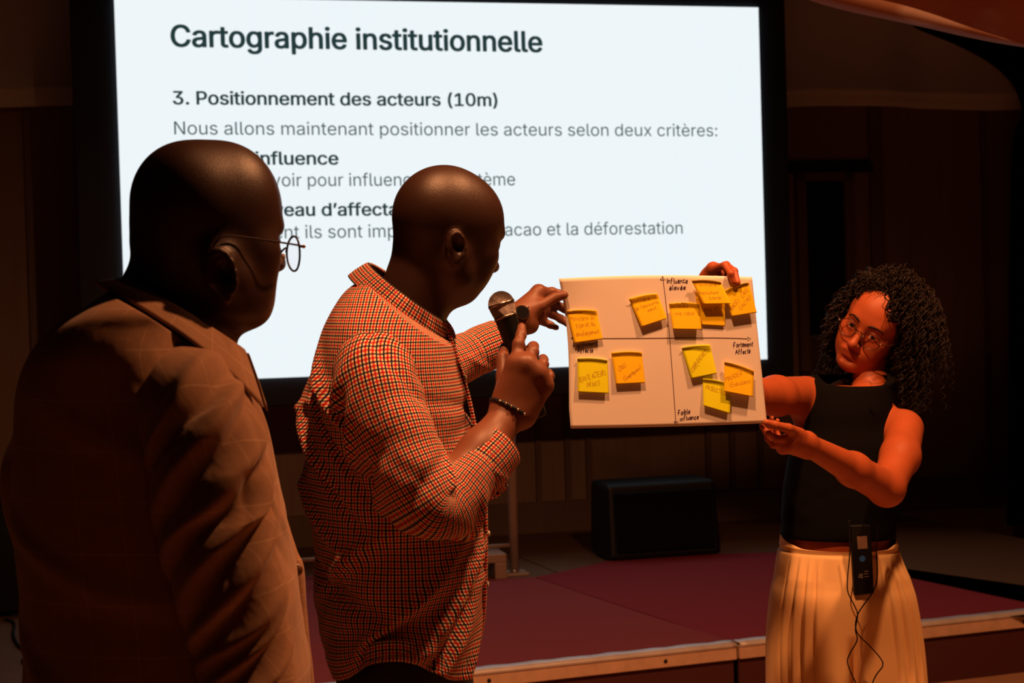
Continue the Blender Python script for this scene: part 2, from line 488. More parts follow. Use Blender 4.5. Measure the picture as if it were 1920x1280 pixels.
# pale cloth valance along the top of the back wall
M_val = plain('valance_cloth', (.80, .80, .78, 1), .85, bump=(4, .4, .02))
def valance():
    aL, zb = SCR(60, 190, .70); aR, zb2 = SCR(1905, 212, .70); aR += 1.2; aL -= 2.
    n = 160; rows = []
    zbot = (zb + zb2) / 2
    for k, z in enumerate((zbot, zbot + .05, zbot + .085, zbot + .095, zbot + .11, zbot + .5, zbot + 1.2, 4.55)):
        aa = np.linspace(aL, aR, n); wv = .018 * np.sin(aa * 5.1 + k * .15) + .012 * np.sin(aa * 13 + 1.3) + (.02 if k in (0, 1, 2) else (.035 if k in (3,) else .02))
        rows.append([WL(a, .72 - w_, z + .012 * math.sin(a * 3)) for a, w_ in zip(aa, wv)])
    o = grid_mesh('cloth_valance', arr(rows), M_val, loc=tuple(WL(0, .7, zbot)), thick=.006)
    tag(o, 'pale cloth valance with a stitched hem band along the top of the back wall', 'valance')
valance()

# canopy cloth in the top right corner of the room: hem strip and underside
def canopy():
    lo = [(1490, -22), (1520, 0), (1590, 20), (1660, 35), (1740, 52), (1830, 72), (1925, 88), (2080, 105)]
    hi = [(1560, -30), (1625, -8), (1690, 8), (1750, 26), (1810, 47), (1870, 66), (1935, 84), (2090, 100)]
    n = 48
    L0 = crom([U(x, y, 5.0) for x, y in lo], n); L1 = crom([U(x, y, 4.93) for x, y in hi], n)
    t = np.linspace(0, 1, n)
    loc = tuple(L0[n // 2])
    root = thing('canopy_drape', loc, 'orange-brown canopy cloth with a pale hem hanging in from the top right corner', 'canopy')
    M_hem = NT('canopy_hem')
    f = M_hem.noise(2.2, 2); nn = M_hem.t.nodes.new('ShaderNodeValToRGB'); nn.color_ramp.elements[0].position = .52; nn.color_ramp.elements[1].position = .56
    nn.color_ramp.elements[0].color = (.34, .16, .10, 1); nn.color_ramp.elements[1].color = (.5, .33, .27, 1)
    M_hem.l(f, nn.inputs[0]); M_hem.l(nn.outputs[0], M_hem.b.inputs['Base Color']); pset(M_hem.b, Roughness=.85)
    mid = (L0 + L1) / 2 + arr([0, -.02, 0])
    tag(grid_mesh('hem_strip', arr([L0, mid, L1]), M_hem.m, root, thick=.004), 'pale hem strip of the canopy cloth')
    rows = [L1]
    for s_ in (.12, .3, .55, .8, 1.0):
        sag = .06 * np.sin(np.pi * s_)
        rows.append(L1 + s_ * arr([.5, -1.2, .75]) + s_ * t[:, None] * arr([.5, -.4, .25]) - arr([0, 0, sag]) + (.02 * np.sin(t * 17 + s_ * 3))[:, None] * arr([0, 0, 1]))
    grid_mesh('cloth', arr(rows), plain('canopy_cloth', (.30, .10, .045, 1), .85, bump=(6, .3, .02)), root, thick=.004)
canopy()

# black side curtain, right edge of the picture
def side_curtain():
    edge = [(1700, 40), (1722, 56), (1790, 84), (1850, 116), (1890, 150), (1910, 185), (1914, 215), (1898, 270), (1893, 420), (1891, 700), (1888, 985)]
    E = crom([arr([*SCR(x, y, .45)]) for x, y in edge], 70)
    m = 26; rows = []
    for k in range(m):
        s = k / (m - 1)
        rows.append([WL(a + (3.9 - a) * s, .45 - .04 * math.sin(s * 26 + z * .5) * min(1, s * 6 + .15), z + (3.6 - z) * s * .0) for a, z in E])
    o = grid_mesh('side_curtain', arr(rows), plain('black_velvet', (.006, .005, .005, 1), .9, spec=.1), loc=tuple(WL(3.6, .45, .26)), thick=.01)
    tag(o, 'black curtain swept back at the right edge of the stage', 'curtain')
side_curtain()

# ------------------------------------------------------------------ stage: three modules with metal edges, two carpets
SZ = .24
sA, sB = G(880, 1263, SZ), G(1900, 1153, SZ)
SE = (sB - sA); SE /= np.linalg.norm(SE); SN = np.array([-SE[1], SE[0], 0])
SG = G(1383, 1210, SZ); SG = sA + np.dot(SG - sA, SE) * SE      # the gap between two modules
def ST(u, v, z): q = SG + u * SE + v * SN; return np.array([q[0], q[1], z])
SAX = (SE, SN, Z)
M_edge = NT('edge_metal'); 
_f = M_edge.noise(9, 5, .6); _c = M_edge.mix(_f, (.5, .40, .36, 1), (.95, .90, .88, 1)); M_edge.l(_c, M_edge.b.inputs['Base Color']); pset(M_edge.b, Roughness=.5, Metallic=.25)
M_edge.bump(_f, .3, .003); M_edge = M_edge.m
M_skirt = plain('skirt_red', (.075, .014, .012, 1), .9, bump=(260, .5, .004), vary=.3, vscale=200)
M_lip = plain('lip_wood', (.66, .42, .27, 1), .7, bump=(30, .3, .003), vary=.3, vscale=18)
for i, (u0, u1, lab) in enumerate(((-4.02, -2.02, 'stage module at the left, behind the man in the brown jacket'), (-2.006, -.006, 'stage module in the middle with a scuffed pale metal edge'), (.006, 2.6, 'stage module at the right, behind the woman in cream trousers'))):
    um, hl = (u0 + u1) / 2, (u1 - u0) / 2
    r = thing('stage_platform', ST(um, 0, 0), lab, 'stage', 'stage modules')
    MB().box(ST(um, 1.7, SZ - .03), (hl, 1.685, .03), SAX, .004).build('deck', M_deck, r)
    e = MB().box(ST(um, -.004, SZ - .026), (hl, .012, .026), SAX, .003)
    e.build('edge_rail', M_lip, r)
    n = 80; V = []
    for q in np.linspace(-hl, hl, n):
        wv = .004 * math.sin(q * 9 + i) * math.sin(q * 31 + 2) + .002 * math.sin(q * 67)
        V.append([ST(um + q, -.017, SZ - .006), ST(um + q, -.018, SZ + .010), ST(um + q, wv + .038, SZ + .013 + .001 * math.sin(q * 40))])
    grid_mesh('edge_strip', arr(V), M_edge, r, thick=.002)
    MB().box(ST(um, .012, (SZ - .052) / 2), (hl - .006, .008, (SZ - .052) / 2), SAX).build('skirt', M_skirt, r)
    for q in np.linspace(-hl + .3, hl - .3, 3): MB().ball(ST(um + q, -.018, SZ - .028), (.008, .003, .008), SAX, 10, 6).build('bolt', M_black, r)
M_carp = [NT('carpet_left'), NT('carpet_right')]
for t_, c in zip(M_carp, ((.36, .070, .078, 1), (.34, .044, .060, 1))):
    f = t_.noise(420, 2); g = t_.noise(3.5, 4)
    d = tuple(x * .55 for x in c[:3]) + (1,)
    t_.l(t_.mix(g, t_.mix(f, d, c), tuple(x * .8 for x in c[:3]) + (1,)), t_.b.inputs['Base Color']); pset(t_.b, **{'Roughness': .95, 'Specular IOR Level': .1})
    t_.bump(f, .6, .006)
def carpet(pxs, mat, label):
    top = [G(x, y, SZ + .010) for x, y in pxs]; n = len(top)
    V = top + [p - arr([0, 0, .008]) for p in top]
    F = [tuple(range(n))] + [tuple(n + i for i in range(n))[::-1]] + [(i, (i + 1) % n, n + (i + 1) % n, n + i)[::-1] for i in range(n)]
    c = np.mean(top, 0)
    tag(mesh('stage_carpet', V, F, mat, loc=(c[0], c[1], SZ), smooth=False), label, 'carpet', 'red carpets on the stage')
def edge_px(x): # carpet front edge, 3 cm behind the stage edge
    y0 = 1263 + (x - 880) * (1153 - 1263) / 1020.; return (x, y0 - 9)
carpet([edge_px(300), edge_px(700), edge_px(1040), edge_px(1374), (1240, 1161), (1118, 1121), (1000, 1081), (930, 1085), (600, 1078), (250, 1105), (180, 1200)], M_carp[0].m, 'faded red stage carpet left of the slanting seam, behind the man in checks')
carpet([(1378, 1203), edge_px(1600), edge_px(1800), edge_px(2100), (2060, 1158), (1925, 1128), (1720, 1084), (1480, 1035), (1180, 1042), (1050, 1072), (1004, 1081), (1122, 1121), (1246, 1161)], M_carp[1].m, 'deep red stage carpet right of the slanting seam, behind the woman')

# ------------------------------------------------------------------ black stage speaker on the carpet
def speaker():
    b0 = G(1250, 1046, SZ + .01); d = np.dot(b0 - CAM, FW); s = d / FPX
    wd, ht = 222 * s, 140 * s; dp = .36
    z0 = SZ + .012
    r = thing('stage_speaker', (b0[0], b0[1], z0), 'black box speaker standing on the stage carpet below the chart paper', 'speaker')
    c = arr([b0[0], b0[1], z0 + ht / 2]) + N * dp / 2
    bm = bmesh.new(); bmesh.ops.create_cube(bm, size=2)
    for v in bm.verts:
        x, y, z = v.co
        v.co = Vector(tuple(c + H * x * wd / 2 * (1 if z < 0 else .97) + N * (y * dp / 2 + (.05 if (z > 0 and y < 0) else 0)) + Z * z * ht / 2))
    bmesh.ops.bevel(bm, geom=list(bm.edges), offset=.025, segments=3, affect='EDGES', profile=.5); bm.verts.index_update()
    mesh('cabinet', [tuple(v.co) for v in bm.verts], [[v.index for v in f.verts] for f in bm.faces], M_blackp, r, smooth=False); bm.free()
    g = MB().box(c - N * (dp / 2 - .014) , (wd / 2 - .04, .012, ht / 2 - .04), (H, N * .98 + Z * .12, Z * .98 - N * -.12), .006)
    g.build('grille', plain('speaker_grille', (.003, .003, .003, 1), .8, spec=.1, bump=(300, .8, .004)), r)
    MB().box(c + H * wd * .48, (.012, .07, .02), AX, .005).build('handle', M_black, r)
    for sx in (-1, 1):
        for sy in (-1, 1): MB().ball(arr([b0[0], b0[1], z0 + .004]) + N * dp / 2 + H * sx * (wd / 2 - .06) + N * sy * (dp / 2 - .06), (.02, .02, .008), AX, 10, 6).build('rubber_foot', M_black, r)
speaker()

# ------------------------------------------------------------------ support stand under the LED screen
def stand():
    b0 = G(965, 1076, SZ); d = np.dot(b0 - CAM, FW); s = d / FPX
    M_pole = plain('pole_paint', (.34, .24, .19, 1), .45, vary=.2, vscale=9, bump=(40, .2, .002))
    r = thing('screen_stand', (b0[0], b0[1], SZ), 'pale metal post with crossbar and foot block holding the screen up', 'stand')
    top = SCR(1000, 742)[1] - .01
    MB().tube([b0 + Z * .01, b0 + Z * .6, arr([b0[0], b0[1], top])], .024, 14).build('post', M_pole, r, smooth=True)
    MB().box(b0 + Z * .006, (.06, .06, .006), AX, .002).build('base_plate', M_pole, r)
    z1 = U(940, 1022, d)[2]
    MB().tube([arr([b0[0], b0[1], z1]) - H * .02, arr([b0[0], b0[1], z1 - .01]) - H * 1.4], .011, 10).build('crossbar', M_pole, r, smooth=True)
    p2 = b0 - H * 1.4
    MB().tube([arr([p2[0], p2[1], SZ + .01]), arr([p2[0], p2[1], top])], .024, 14).build('post', M_pole, r, smooth=True)
    mb = MB(); q = b0 - H * .19 + N * -.05
    mb.box(q + Z * .105 - H * .12, (.24, .09, .022), AX, .006); mb.box(q + Z * .042 + H * .09, (.03, .09, .042), AX, .006); mb.box(q + Z * .042 - H * .33, (.03, .09, .042), AX, .006)
    mb.build('foot_block', M_pole, r)
    mb = MB(); mb.ball(b0 - FW * .03 + Z * .02, .008, None, 10, 6); mb.build('bolt', plain('bright_bolt', (.8, .75, .7, 1), .25, 1.), r)
stand()

# ------------------------------------------------------------------ dark case and loose cable at the far left
def case():
    b0 = G(10, 1158, SZ); d = np.dot(b0 - CAM, FW); s = d / FPX
    r = thing('equipment_case', (b0[0], b0[1], SZ), 'black equipment case on the stage at the left edge', 'case')
    c = arr([b0[0], b0[1], SZ + .31]) - H * .25 + N * .2
    MB().box(c - Z * .05, (.38, .2, .24), AX, .012).build('body', M_blackp, r)
    MB().box(c + Z * .24, (.385, .205, .05), AX, .012).build('lid', M_blackp, r)
    M_dm = plain('dull_metal', (.2, .17, .15, 1), .4, .8)
    for sx in (-1, 1): MB().box(c + H * sx * .2 - N * .205 + Z * .18, (.03, .01, .04), AX, .004).build('latch', M_dm, r)
    mb = MB().tube([c + H * .1 * q - N * (.21 + .03 * (1 - q * q)) + Z * .05 for q in np.linspace(-1, 1, 9)], .01, 8); mb.build('handle', M_black, r)
    for sx in (-1, 1):
        for sy in (-1, 1): MB().box(arr([b0[0], b0[1], SZ + .01]) - H * (.25 + sx * .3) + N * (.2 + sy * .15), (.03, .03, .011), AX, .003).build('foot', M_black, r)
    pts = [G(x, y, SZ + .008) for x, y in ((10, 1160), (27, 1168), (26, 1190), (36, 1210), (55, 1220), (80, 1221), (100, 1230), (78, 1228), (56, 1227), (44, 1235), (52, 1243), (90, 1246), (140, 1250))]
    tag(MB().tube(crom(pts, 70), .0055, 8).build('floor_cable', M_black, loc=tuple(pts[3]), smooth=True), 'thin black cable looping on the stage boards at the lower left', 'cable')
case()
# ================================================================== LED screen with the slide
aL, zbL = SCR(238, 719); aR, zbR = SCR(1437, 673); SB = (zbL + zbR) / 2
aL2, _ = SCR(214, 0); aR2, _ = SCR(1423, 0)
print('SCREEN', aL, aL2, aR, aR2, zbL, zbR)
aL = (aL + aL2) / 2; aR = (aR + aR2) / 2
STOP = SB + (aR - aL) * 9 / 16.
def sp(a, z, off=0.): return WL(a, -off, z)
scr_root = thing('led_screen', WL((aL + aR) / 2, .1, SB - .15), 'large bright LED screen showing a slide titled Cartographie institutionnelle', 'screen')
aFL, _ = SCR(140, 300); aFR, _ = SCR(1482, 300); _, zF = SCR(1000, 742)
c = (WL(aFL, .09, zF) + WL(aFR, .09, STOP + .18)) / 2
MB().box(c, ((aFR - aFL) / 2, .07, (STOP + .18 - zF) / 2), AX, .008).build('frame', plain('frame_black', (.022, .026, .032, 1), .6, spec=.2), scr_root)
T = emit('screen_light', (.86, .93, .96, 1), 1.0)
tc = T.n('ShaderNodeTexCoord'); mp = T.n('ShaderNodeMapping'); mp.inputs['Scale'].default_value = (60, 60, .8); T.l(tc.outputs['Object'], mp.inputs[0])
f = T.noise(1.0, 2, .5, mp.outputs[0]); g_ = T.noise(.6, 2)
T.l(T.mix(T.math('MULTIPLY', T.math('ADD', f, g_), .5), (.82, .905, .945, 1), (.88, .935, .96, 1)), T.b.inputs['Emission Color'])
c = (sp(aL, SB, .0) + sp(aR, STOP, .0)) / 2
MB().box(c + N * .008, ((aR - aL) / 2, .010, (STOP - SB) / 2), AX).build('display_panel', T.m, scr_root)

FONT = None
for _root in (getattr(bpy.utils, 'resource_path')('LOCAL'), getattr(bpy.utils, 'resource_path')('SYSTEM')):
    _fp = os.path.join(_root, 'datafiles', 'fonts', 'Inter.woff2')
    try:
        if FONT is None and os.path.exists(_fp): FONT = bpy.data.fonts.load(_fp)
    except Exception: pass
from mathutils.geometry import delaunay_2d_cdt
TG = {}
def text_geo(txt, offset=0.0):
    """outlines of a line of type, filled by non-zero winding"""
    if (txt, offset) in TG: return TG[(txt, offset)]
    cu = bpy.data.curves.new('t', 'FONT'); cu.body = txt; cu.size = 1.0; cu.offset = offset; cu.resolution_u = 5; cu.fill_mode = 'NONE'
    if FONT is not None: cu.font = FONT
    o = bpy.data.objects.new('t', cu); C.objects.link(o)
    bpy.context.view_layer.update()
    ev = o.evaluated_get(bpy.context.evaluated_depsgraph_get()); me = ev.to_mesh()
    V = arr([tuple(v.co) for v in me.vertices]); E = np.array([tuple(e.vertices) for e in me.edges])
    ev.to_mesh_clear(); bpy.data.objects.remove(o, do_unlink=True); bpy.data.curves.remove(cu)
    # walk the loops in vertex order so that their direction is kept
    nb = {}
    for x, y in E: nb.setdefault(x, []).append(y); nb.setdefault(y, []).append(x)
    seen = set(); loops = []
    for st in sorted(nb):
        if st in seen: continue
        lp = [st]; seen.add(st); cur = min(nb[st], key=lambda q: (q != st + 1, q))
        while cur not in seen:
            lp.append(cur); seen.add(cur); nx = [q for q in nb[cur] if q not in seen]
            if not nx: break
            cur = nx[0]
        if len(lp) > 2: loops.append(lp)
    ed = [(l[i], l[(i + 1) % len(l)]) for l in loops for i in range(len(l))]
    A = V[[e[0] for e in ed], :2]; B_ = V[[e[1] for e in ed], :2]
    vo, _e, fo, _a, _b, _c = delaunay_2d_cdt([Vector((v[0], v[1])) for v in V], ed, [], 0, 1e-6)
    P = arr([tuple(v) for v in vo]); F = []
    for f in fo:
        c = P[list(f)].mean(0)
        up = (A[:, 1] <= c[1]) & (B_[:, 1] > c[1]); dn = (A[:, 1] > c[1]) & (B_[:, 1] <= c[1])
        cr = (B_[:, 0] - A[:, 0]) * (c[1] - A[:, 1]) - (c[0] - A[:, 0]) * (B_[:, 1] - A[:, 1])
        if (up & (cr > 0)).sum() - (dn & (cr < 0)).sum() != 0: F.append(tuple(f))
    TG[(txt, offset)] = (np.c_[P, np.zeros(len(P))], F)
    return TG[(txt, offset)]
M_ink = [emit('slide_ink', (.016, .040, .042, 1), 1.0).m, emit('slide_ink_light', (.035, .07, .075, 1), 1.0).m]
def line(txt, x0, yb0, x1, yb1, hpx, offset, name='text_word', ink=0):
    """text whose baseline runs from pixel (x0,yb0) to (x1,yb1); hpx = cap height in pixels there"""
    lo, hi = wid(txt); off = min(offset, 0)
    a0, z0 = SCR(x0, yb0, -.004); a1, z1 = SCR(x1, yb1, -.004)
    sx = (a1 - a0) / (hi - lo)
    _, zc = SCR(x0, yb0 - hpx, -.004); sy = (zc - z0) / text_geo('H', 0.0)[0][:, 1].max()
    pos = 0
    for wd in txt.split(' '):
        if not wd: pos += 1; continue
        V, F = text_geo(wd, off); xs = startx(txt, wd, pos) - wid(wd[0])[0]; pos += len(wd) + 1
        V = V + arr([xs, 0, 0])
        Q = arr([sp(a0 + (v[0] - lo) * sx, z0 + v[1] * sy + (z1 - z0) * (v[0] - lo) / (hi - lo), .004) for v in V])
        if offset > 0:      # heavier strokes: the same letters overprinted a little to either side
            Q0, F0, nv = Q, list(F), len(Q); Q = [Q0]; F = list(F0)
            for k_, (ox, oz) in enumerate(((-1, 0), (1, 0), (0, .6), (0, -.6), (-.7, -.5), (.7, .5), (-.7, .5), (.7, -.5))):
                Q.append(Q0 + H * ox * offset * sx + Z * oz * offset * sy - N * .0004 * (k_ + 1)); F += [tuple(i + nv * (k_ + 1) for i in f) for f in F0]
            Q = np.concatenate(Q)
        mesh(name, Q, F, M_ink[ink], scr_root, smooth=False)
def wid(t):
    V, _ = text_geo(t, 0); return V[:, 0].min(), V[:, 0].max()
def startx(t, sub, at=None):
    """left edge of `sub` within the set line"""
    i_ = t.index(sub) if at is None else at
    a = wid(t[:i_] + sub[0]); b = wid(sub[0]); return a[1] - (b[1] - b[0])
line('Cartographie institutionnelle', 322, 87, 1016, 97.5, 40, .022, 'title_word')
line('3. Positionnement des acteurs (10m)', 325, 195.5, 932, 199, 24.5, .020, 'heading_word')
line('Nous allons maintenant positionner les acteurs selon deux critères:', 327, 252, 1345, 255.5, 24.5, -.002, ink=1)
def line_at(txt, sub, xsub, xend, per, yb0, yb1, hpx, off, name, ink):
    """place a line so that `sub` begins at pixel xsub (and the line ends at xend, or letters keep `per` pixels per unit)"""
    a, b = wid(txt); s0 = startx(txt, sub)
    if xend is not None: per = (xend - xsub) / (b - s0)
    x0 = xsub - (s0 - a) * per; x1 = xsub + (b - s0) * per
    sl = (yb1 - yb0) / 800.
    line(txt, x0, yb0 + sl * (x0 - 480), x1, yb0 + sl * (x1 - 480), hpx, off, name, ink)
_w = wid('influence'); PB = 155.0 / (_w[1] - _w[0])
line_at("1. L’  influence", 'influence', 479, 634, None, 308.5, 307.5, 24, .020, 'heading_word', 0)
line_at('Leur pouvoir pour influencer le système', 'voir', 505, 966, None, 349.5, 346, 24.5, -.002, 'text_word', 1)
_w = wid('eau d’affecta'); PB = 213.0 / (_w[1] - _w[0])
line_at("2. Leur niveau d’affectation", 'eau', 530, None, PB, 405, 401, 24, .020, 'heading_word', 0)
line_at('Comment ils sont impactés par le cacao et la déforestation', 'ils', 564, 1280, None, 447.5, 438, 24.5, -.002, 'text_word', 1)

# ================================================================== chart paper and sticky notes
def pdep(px, py=None):
    px = np.asarray(px, float)
    return 3.02 + .10 * (px - 1050) / 385.
M_paper = plain('chart_paper', (.88, .82, .74, 1), .75, spec=.2, bump=(5, .12, .01))
pc = U(1243, 660, pdep(1243))
paper = thing('chart_paper', pc, 'large white chart paper held up between woman and man, with hand-drawn crossed arrows', 'paper')
def paper_px(s, t):
    top = np.array([1048 + (1410 - 1048) * s, 519 - 3.5 * math.sin(math.pi * s) + 3 * (1 - s) ** 3])
    bot = np.array([1070 + (1438 - 1070) * s, 803 - 10 * s + 1.5 * math.sin(math.pi * s)])
    p = top * (1 - t) + bot * t
    p[0] += (1 - s) * (11 * math.sin(math.pi * min(1, t * 1.15)) * (1 - t * .5)) * .85
    return p
nS, nT = 60, 40
Gd = np.empty((nT, nS, 3))
for i, t in enumerate(np.linspace(0, 1, nT)):
    for j, s in enumerate(np.linspace(0, 1, nS)):
        x, y = paper_px(s, t); Gd[i, j] = U(x, y, pdep(x) + .0006 - .012 * (1 - s) ** 8 * max(0, 1 - t * 3.2) ** 2)
grid_mesh('sheet', Gd, M_paper, paper, thick=.0006)
PN = -(np.cross(Gd[20, 40] - Gd[20, 20], Gd[30, 30] - Gd[10, 30])); PN /= np.linalg.norm(PN)
if np.dot(PN, FW) > 0: PN = -PN
M_pen = plain('purple_pen', (.055, .018, .05, 1), .6)
M_axis = plain('dark_pen', (.10, .035, .03, 1), .6)
def onp(pts, off=.0002):
    q = arr(pts); return U(q[:, 0], q[:, 1], pdep(q[:, 0]) - off)
def draw(mb, pts, wd=.0016, off=.0002, n=None):
    q = arr(pts, ) if not isinstance(pts, np.ndarray) else pts
    P = onp(q, off); mb.ribbon(P, wd, PN)
ax1 = MB(); draw(ax1, [(1242.5, 518), (1248, 560), (1255, 625), (1260, 690), (1264, 745), (1267.5, 795)], .0012)
draw(ax1, [(1238, 524.5), (1242.5, 517.5), (1247.5, 524.5), (1238, 524.5)], .0011)
draw(ax1, [(1264, 790), (1272, 790), (1268, 796), (1264, 790)], .0012)
ax1.build('vertical_arrow', M_axis, paper)
ax2 = MB(); draw(ax2, [(1071, 633), (1120, 634.3), (1200, 634), (1260, 633.4), (1340, 633), (1385, 634), (1401, 635)], .0012)
draw(ax2, [(1402, 631.5), (1408, 635), (1402, 638.5), (1402, 631.5)], .0011); draw(ax2, [(1076, 631), (1071, 633.5), (1076, 637)], .0011)
ax2.build('horizontal_arrow', M_axis, paper)
# hand lettering: strokes on a unit cell (x 0..1 wide, y 0 baseline .. 1 capital)
GL = {
 'A': [[(0, 0), (.4, 1), (.75, 0)], [(.15, .4), (.65, .42)]], 'C': [[(.7, .85), (.4, 1), (.1, .6), (.15, .15), (.45, 0), (.75, .15)]], 'D': [[(.1, 0), (.1, 1), (.5, .9), (.7, .5), (.5, .1), (.1, 0)]],
 'E': [[(.65, 1), (.1, 1), (.1, 0), (.65, 0)], [(.1, .5), (.55, .5)]], 'F': [[(.15, 0), (.15, .95), (.7, 1)], [(-.05, .5), (.55, .52)]], 'G': [[(.7, .85), (.4, 1), (.1, .6), (.15, .15), (.5, 0), (.7, .2), (.7, .45), (.45, .45)]],
 'I': [[(.2, 0), (.22, 1)]], 'M': [[(0, 0), (.1, 1), (.4, .4), (.7, 1), (.8, 0)]], 'N': [[(.05, 0), (.1, 1), (.6, 0), (.65, 1)]], 'O': [[(.4, 1), (.1, .6), (.2, .1), (.5, 0), (.75, .4), (.65, .85), (.4, 1)]],
 'P': [[(.1, 0), (.1, 1), (.55, .95), (.6, .6), (.1, .5)]], 'R': [[(.1, 0), (.1, 1), (.55, .95), (.55, .6), (.1, .5), (.65, 0)]], 'S': [[(.6, .85), (.3, 1), (.1, .75), (.5, .45), (.55, .15), (.25, 0), (.05, .15)]], 'T': [[(.35, 0), (.35, 1)], [(0, 1), (.7, 1)]], 'U': [[(.1, 1), (.1, .2), (.35, 0), (.6, .2), (.62, 1)]], 'V': [[(0, 1), (.3, 0), (.65, 1)]],
 'a': [[(.55, .55), (.25, .6), (.05, .25), (.2, 0), (.5, .15), (.55, .55), (.6, 0)]], 'b': [[(.08, 1), (.08, .02), (.4, .0), (.55, .3), (.35, .55), (.08, .4)]], 'c': [[(.5, .5), (.25, .58), (.05, .3), (.2, 0), (.5, .08)]], 'd': [[(.55, .5), (.25, .55), (.05, .25), (.25, 0), (.55, .15), (.55, 1)], [(.55, .2), (.62, 0)]],
 'e': [[(.08, .28), (.5, .35), (.4, .58), (.15, .5), (.05, .2), (.25, 0), (.52, .1)]], 'f': [[(.5, .95), (.3, 1), (.2, .7), (.2, -.1)], [(0, .55), (.45, .58)]], 'g': [[(.5, .5), (.2, .58), (.08, .25), (.3, .05), (.52, .3), (.5, -.3), (.1, -.3)]], 'h': [[(.08, 1), (.08, 0)], [(.08, .4), (.35, .58), (.5, .4), (.5, 0)]], 'i': [[(.12, .55), (.14, 0)], [(.13, .76), (.15, .82)]],
 'j': [[(.2, .55), (.18, -.25), (0, -.25)]], 'l': [[(.14, 1), (.12, .05), (.24, 0)]], 'm': [[(.02, 0), (.05, .55)], [(.05, .4), (.22, .57), (.32, .4), (.32, 0)], [(.32, .4), (.52, .57), (.62, .4), (.64, 0)]], 'n': [[(.05, 0), (.07, .55)], [(.07, .4), (.3, .58), (.48, .4), (.5, 0)]], 'o': [[(.28, .58), (.06, .3), (.2, 0), (.45, .1), (.5, .4), (.28, .58)]],
 'p': [[(.08, .55), (.08, -.35)], [(.08, .4), (.35, .58), (.52, .3), (.3, .02), (.08, .1)]], 'q': [[(.5, .5), (.2, .58), (.06, .25), (.3, 0), (.5, .2)], [(.5, .55), (.5, -.35)]], 'r': [[(.06, .55), (.1, 0)], [(.1, .35), (.3, .56), (.45, .5)]], 's': [[(.42, .5), (.2, .58), (.1, .42), (.38, .22), (.3, 0), (.04, .06)]], 't': [[(.22, .9), (.2, .1), (.4, 0)], [(0, .58), (.42, .62)]], 'u': [[(.06, .55), (.08, .1), (.3, 0), (.48, .2), (.5, .55)], [(.5, .2), (.56, 0)]],
 'v': [[(.02, .55), (.22, 0), (.46, .58)]], 'x': [[(.02, .55), (.46, 0)], [(.44, .58), (.04, 0)]], 'y': [[(.02, .55), (.25, .1)], [(.48, .55), (.1, -.35)]], '(': [[(.3, 1.05), (.1, .5), (.3, -.1)]], ')': [[(.05, 1.05), (.25, .5), (.05, -.1)]], "'": [[(.12, 1), (.08, .8)]], '-': [[(.05, .3), (.4, .3)]], '.': [[(.1, 0), (.14, .04)]],
}
def glyph(ch):
    acc = None
    if ch in 'éè': acc, ch = ch, 'e'
    if ch == 'É': acc, ch = 'é', 'E'
    st = [list(s) for s in GL.get(ch, [])]
    if acc: st.append([(.2, .72), (.4, .88)] if acc == 'é' else [(.2, .9), (.4, .72)])
    w_ = {'m': .74, 'M': .9, 'i': .26, 'l': .32, 'I': .36, "'": .2, '.': .25, ' ': .4, 't': .5, 'r': .5}.get(ch, .84 if ch.isupper() else .64)
    return st, w_
def lettering(mb, txt, mapf, wd, nrm, seed=0, jit=.04):
    """mapf(x,y) takes text units (letter height 1) to world"""
    g = np.random.default_rng(seed); x = 0.
    for ch in txt:
        st, w_ = glyph(ch); dx, dy, sc = g.normal(0, jit * .5), g.normal(0, jit), 1 + g.normal(0, jit)
        for s in st:
            q = arr(s); q = crom(q, max(3, 3 * len(q))) if len(q) > 2 else q
            mb.ribbon(arr([mapf(x + dx + p[0] * sc, dy + p[1] * sc) for p in q]), wd, nrm)
        x += w_ + .06
def paper_text(txt, x0, y0, x1, y1, h, seed):
    wtot = sum(glyph(c)[1] + .06 for c in txt); dx, dy = (x1 - x0) / wtot, (y1 - y0) / wtot
    mb = MB(); lettering(mb, txt, lambda u, v: U(x0 + u * dx, y0 + u * dy - v * h, pdep(x0 + u * dx) - .0002), .0013, PN, seed)
    mb.build('handwritten_lettering', M_pen, paper)
paper_text('Influence', 1249.5, 531, 1291, 530, 9.5, 1); paper_text('élevée', 1255, 543.5, 1287, 542.5, 9, 2)
paper_text('Faiblement', 1074, 652, 1122, 647.5, 10, 3); paper_text('Affecté', 1083, 661, 1113, 660, 8.5, 4)
paper_text('Fortement', 1375, 651, 1413, 648.5, 9.5, 5); paper_text('Affecté', 1379, 664, 1408, 661.5, 8.5, 6)
paper_text('Faible', 1271, 778, 1295, 774, 9, 7); paper_text('influence', 1275, 788.5, 1311, 784.5, 8.5, 8)

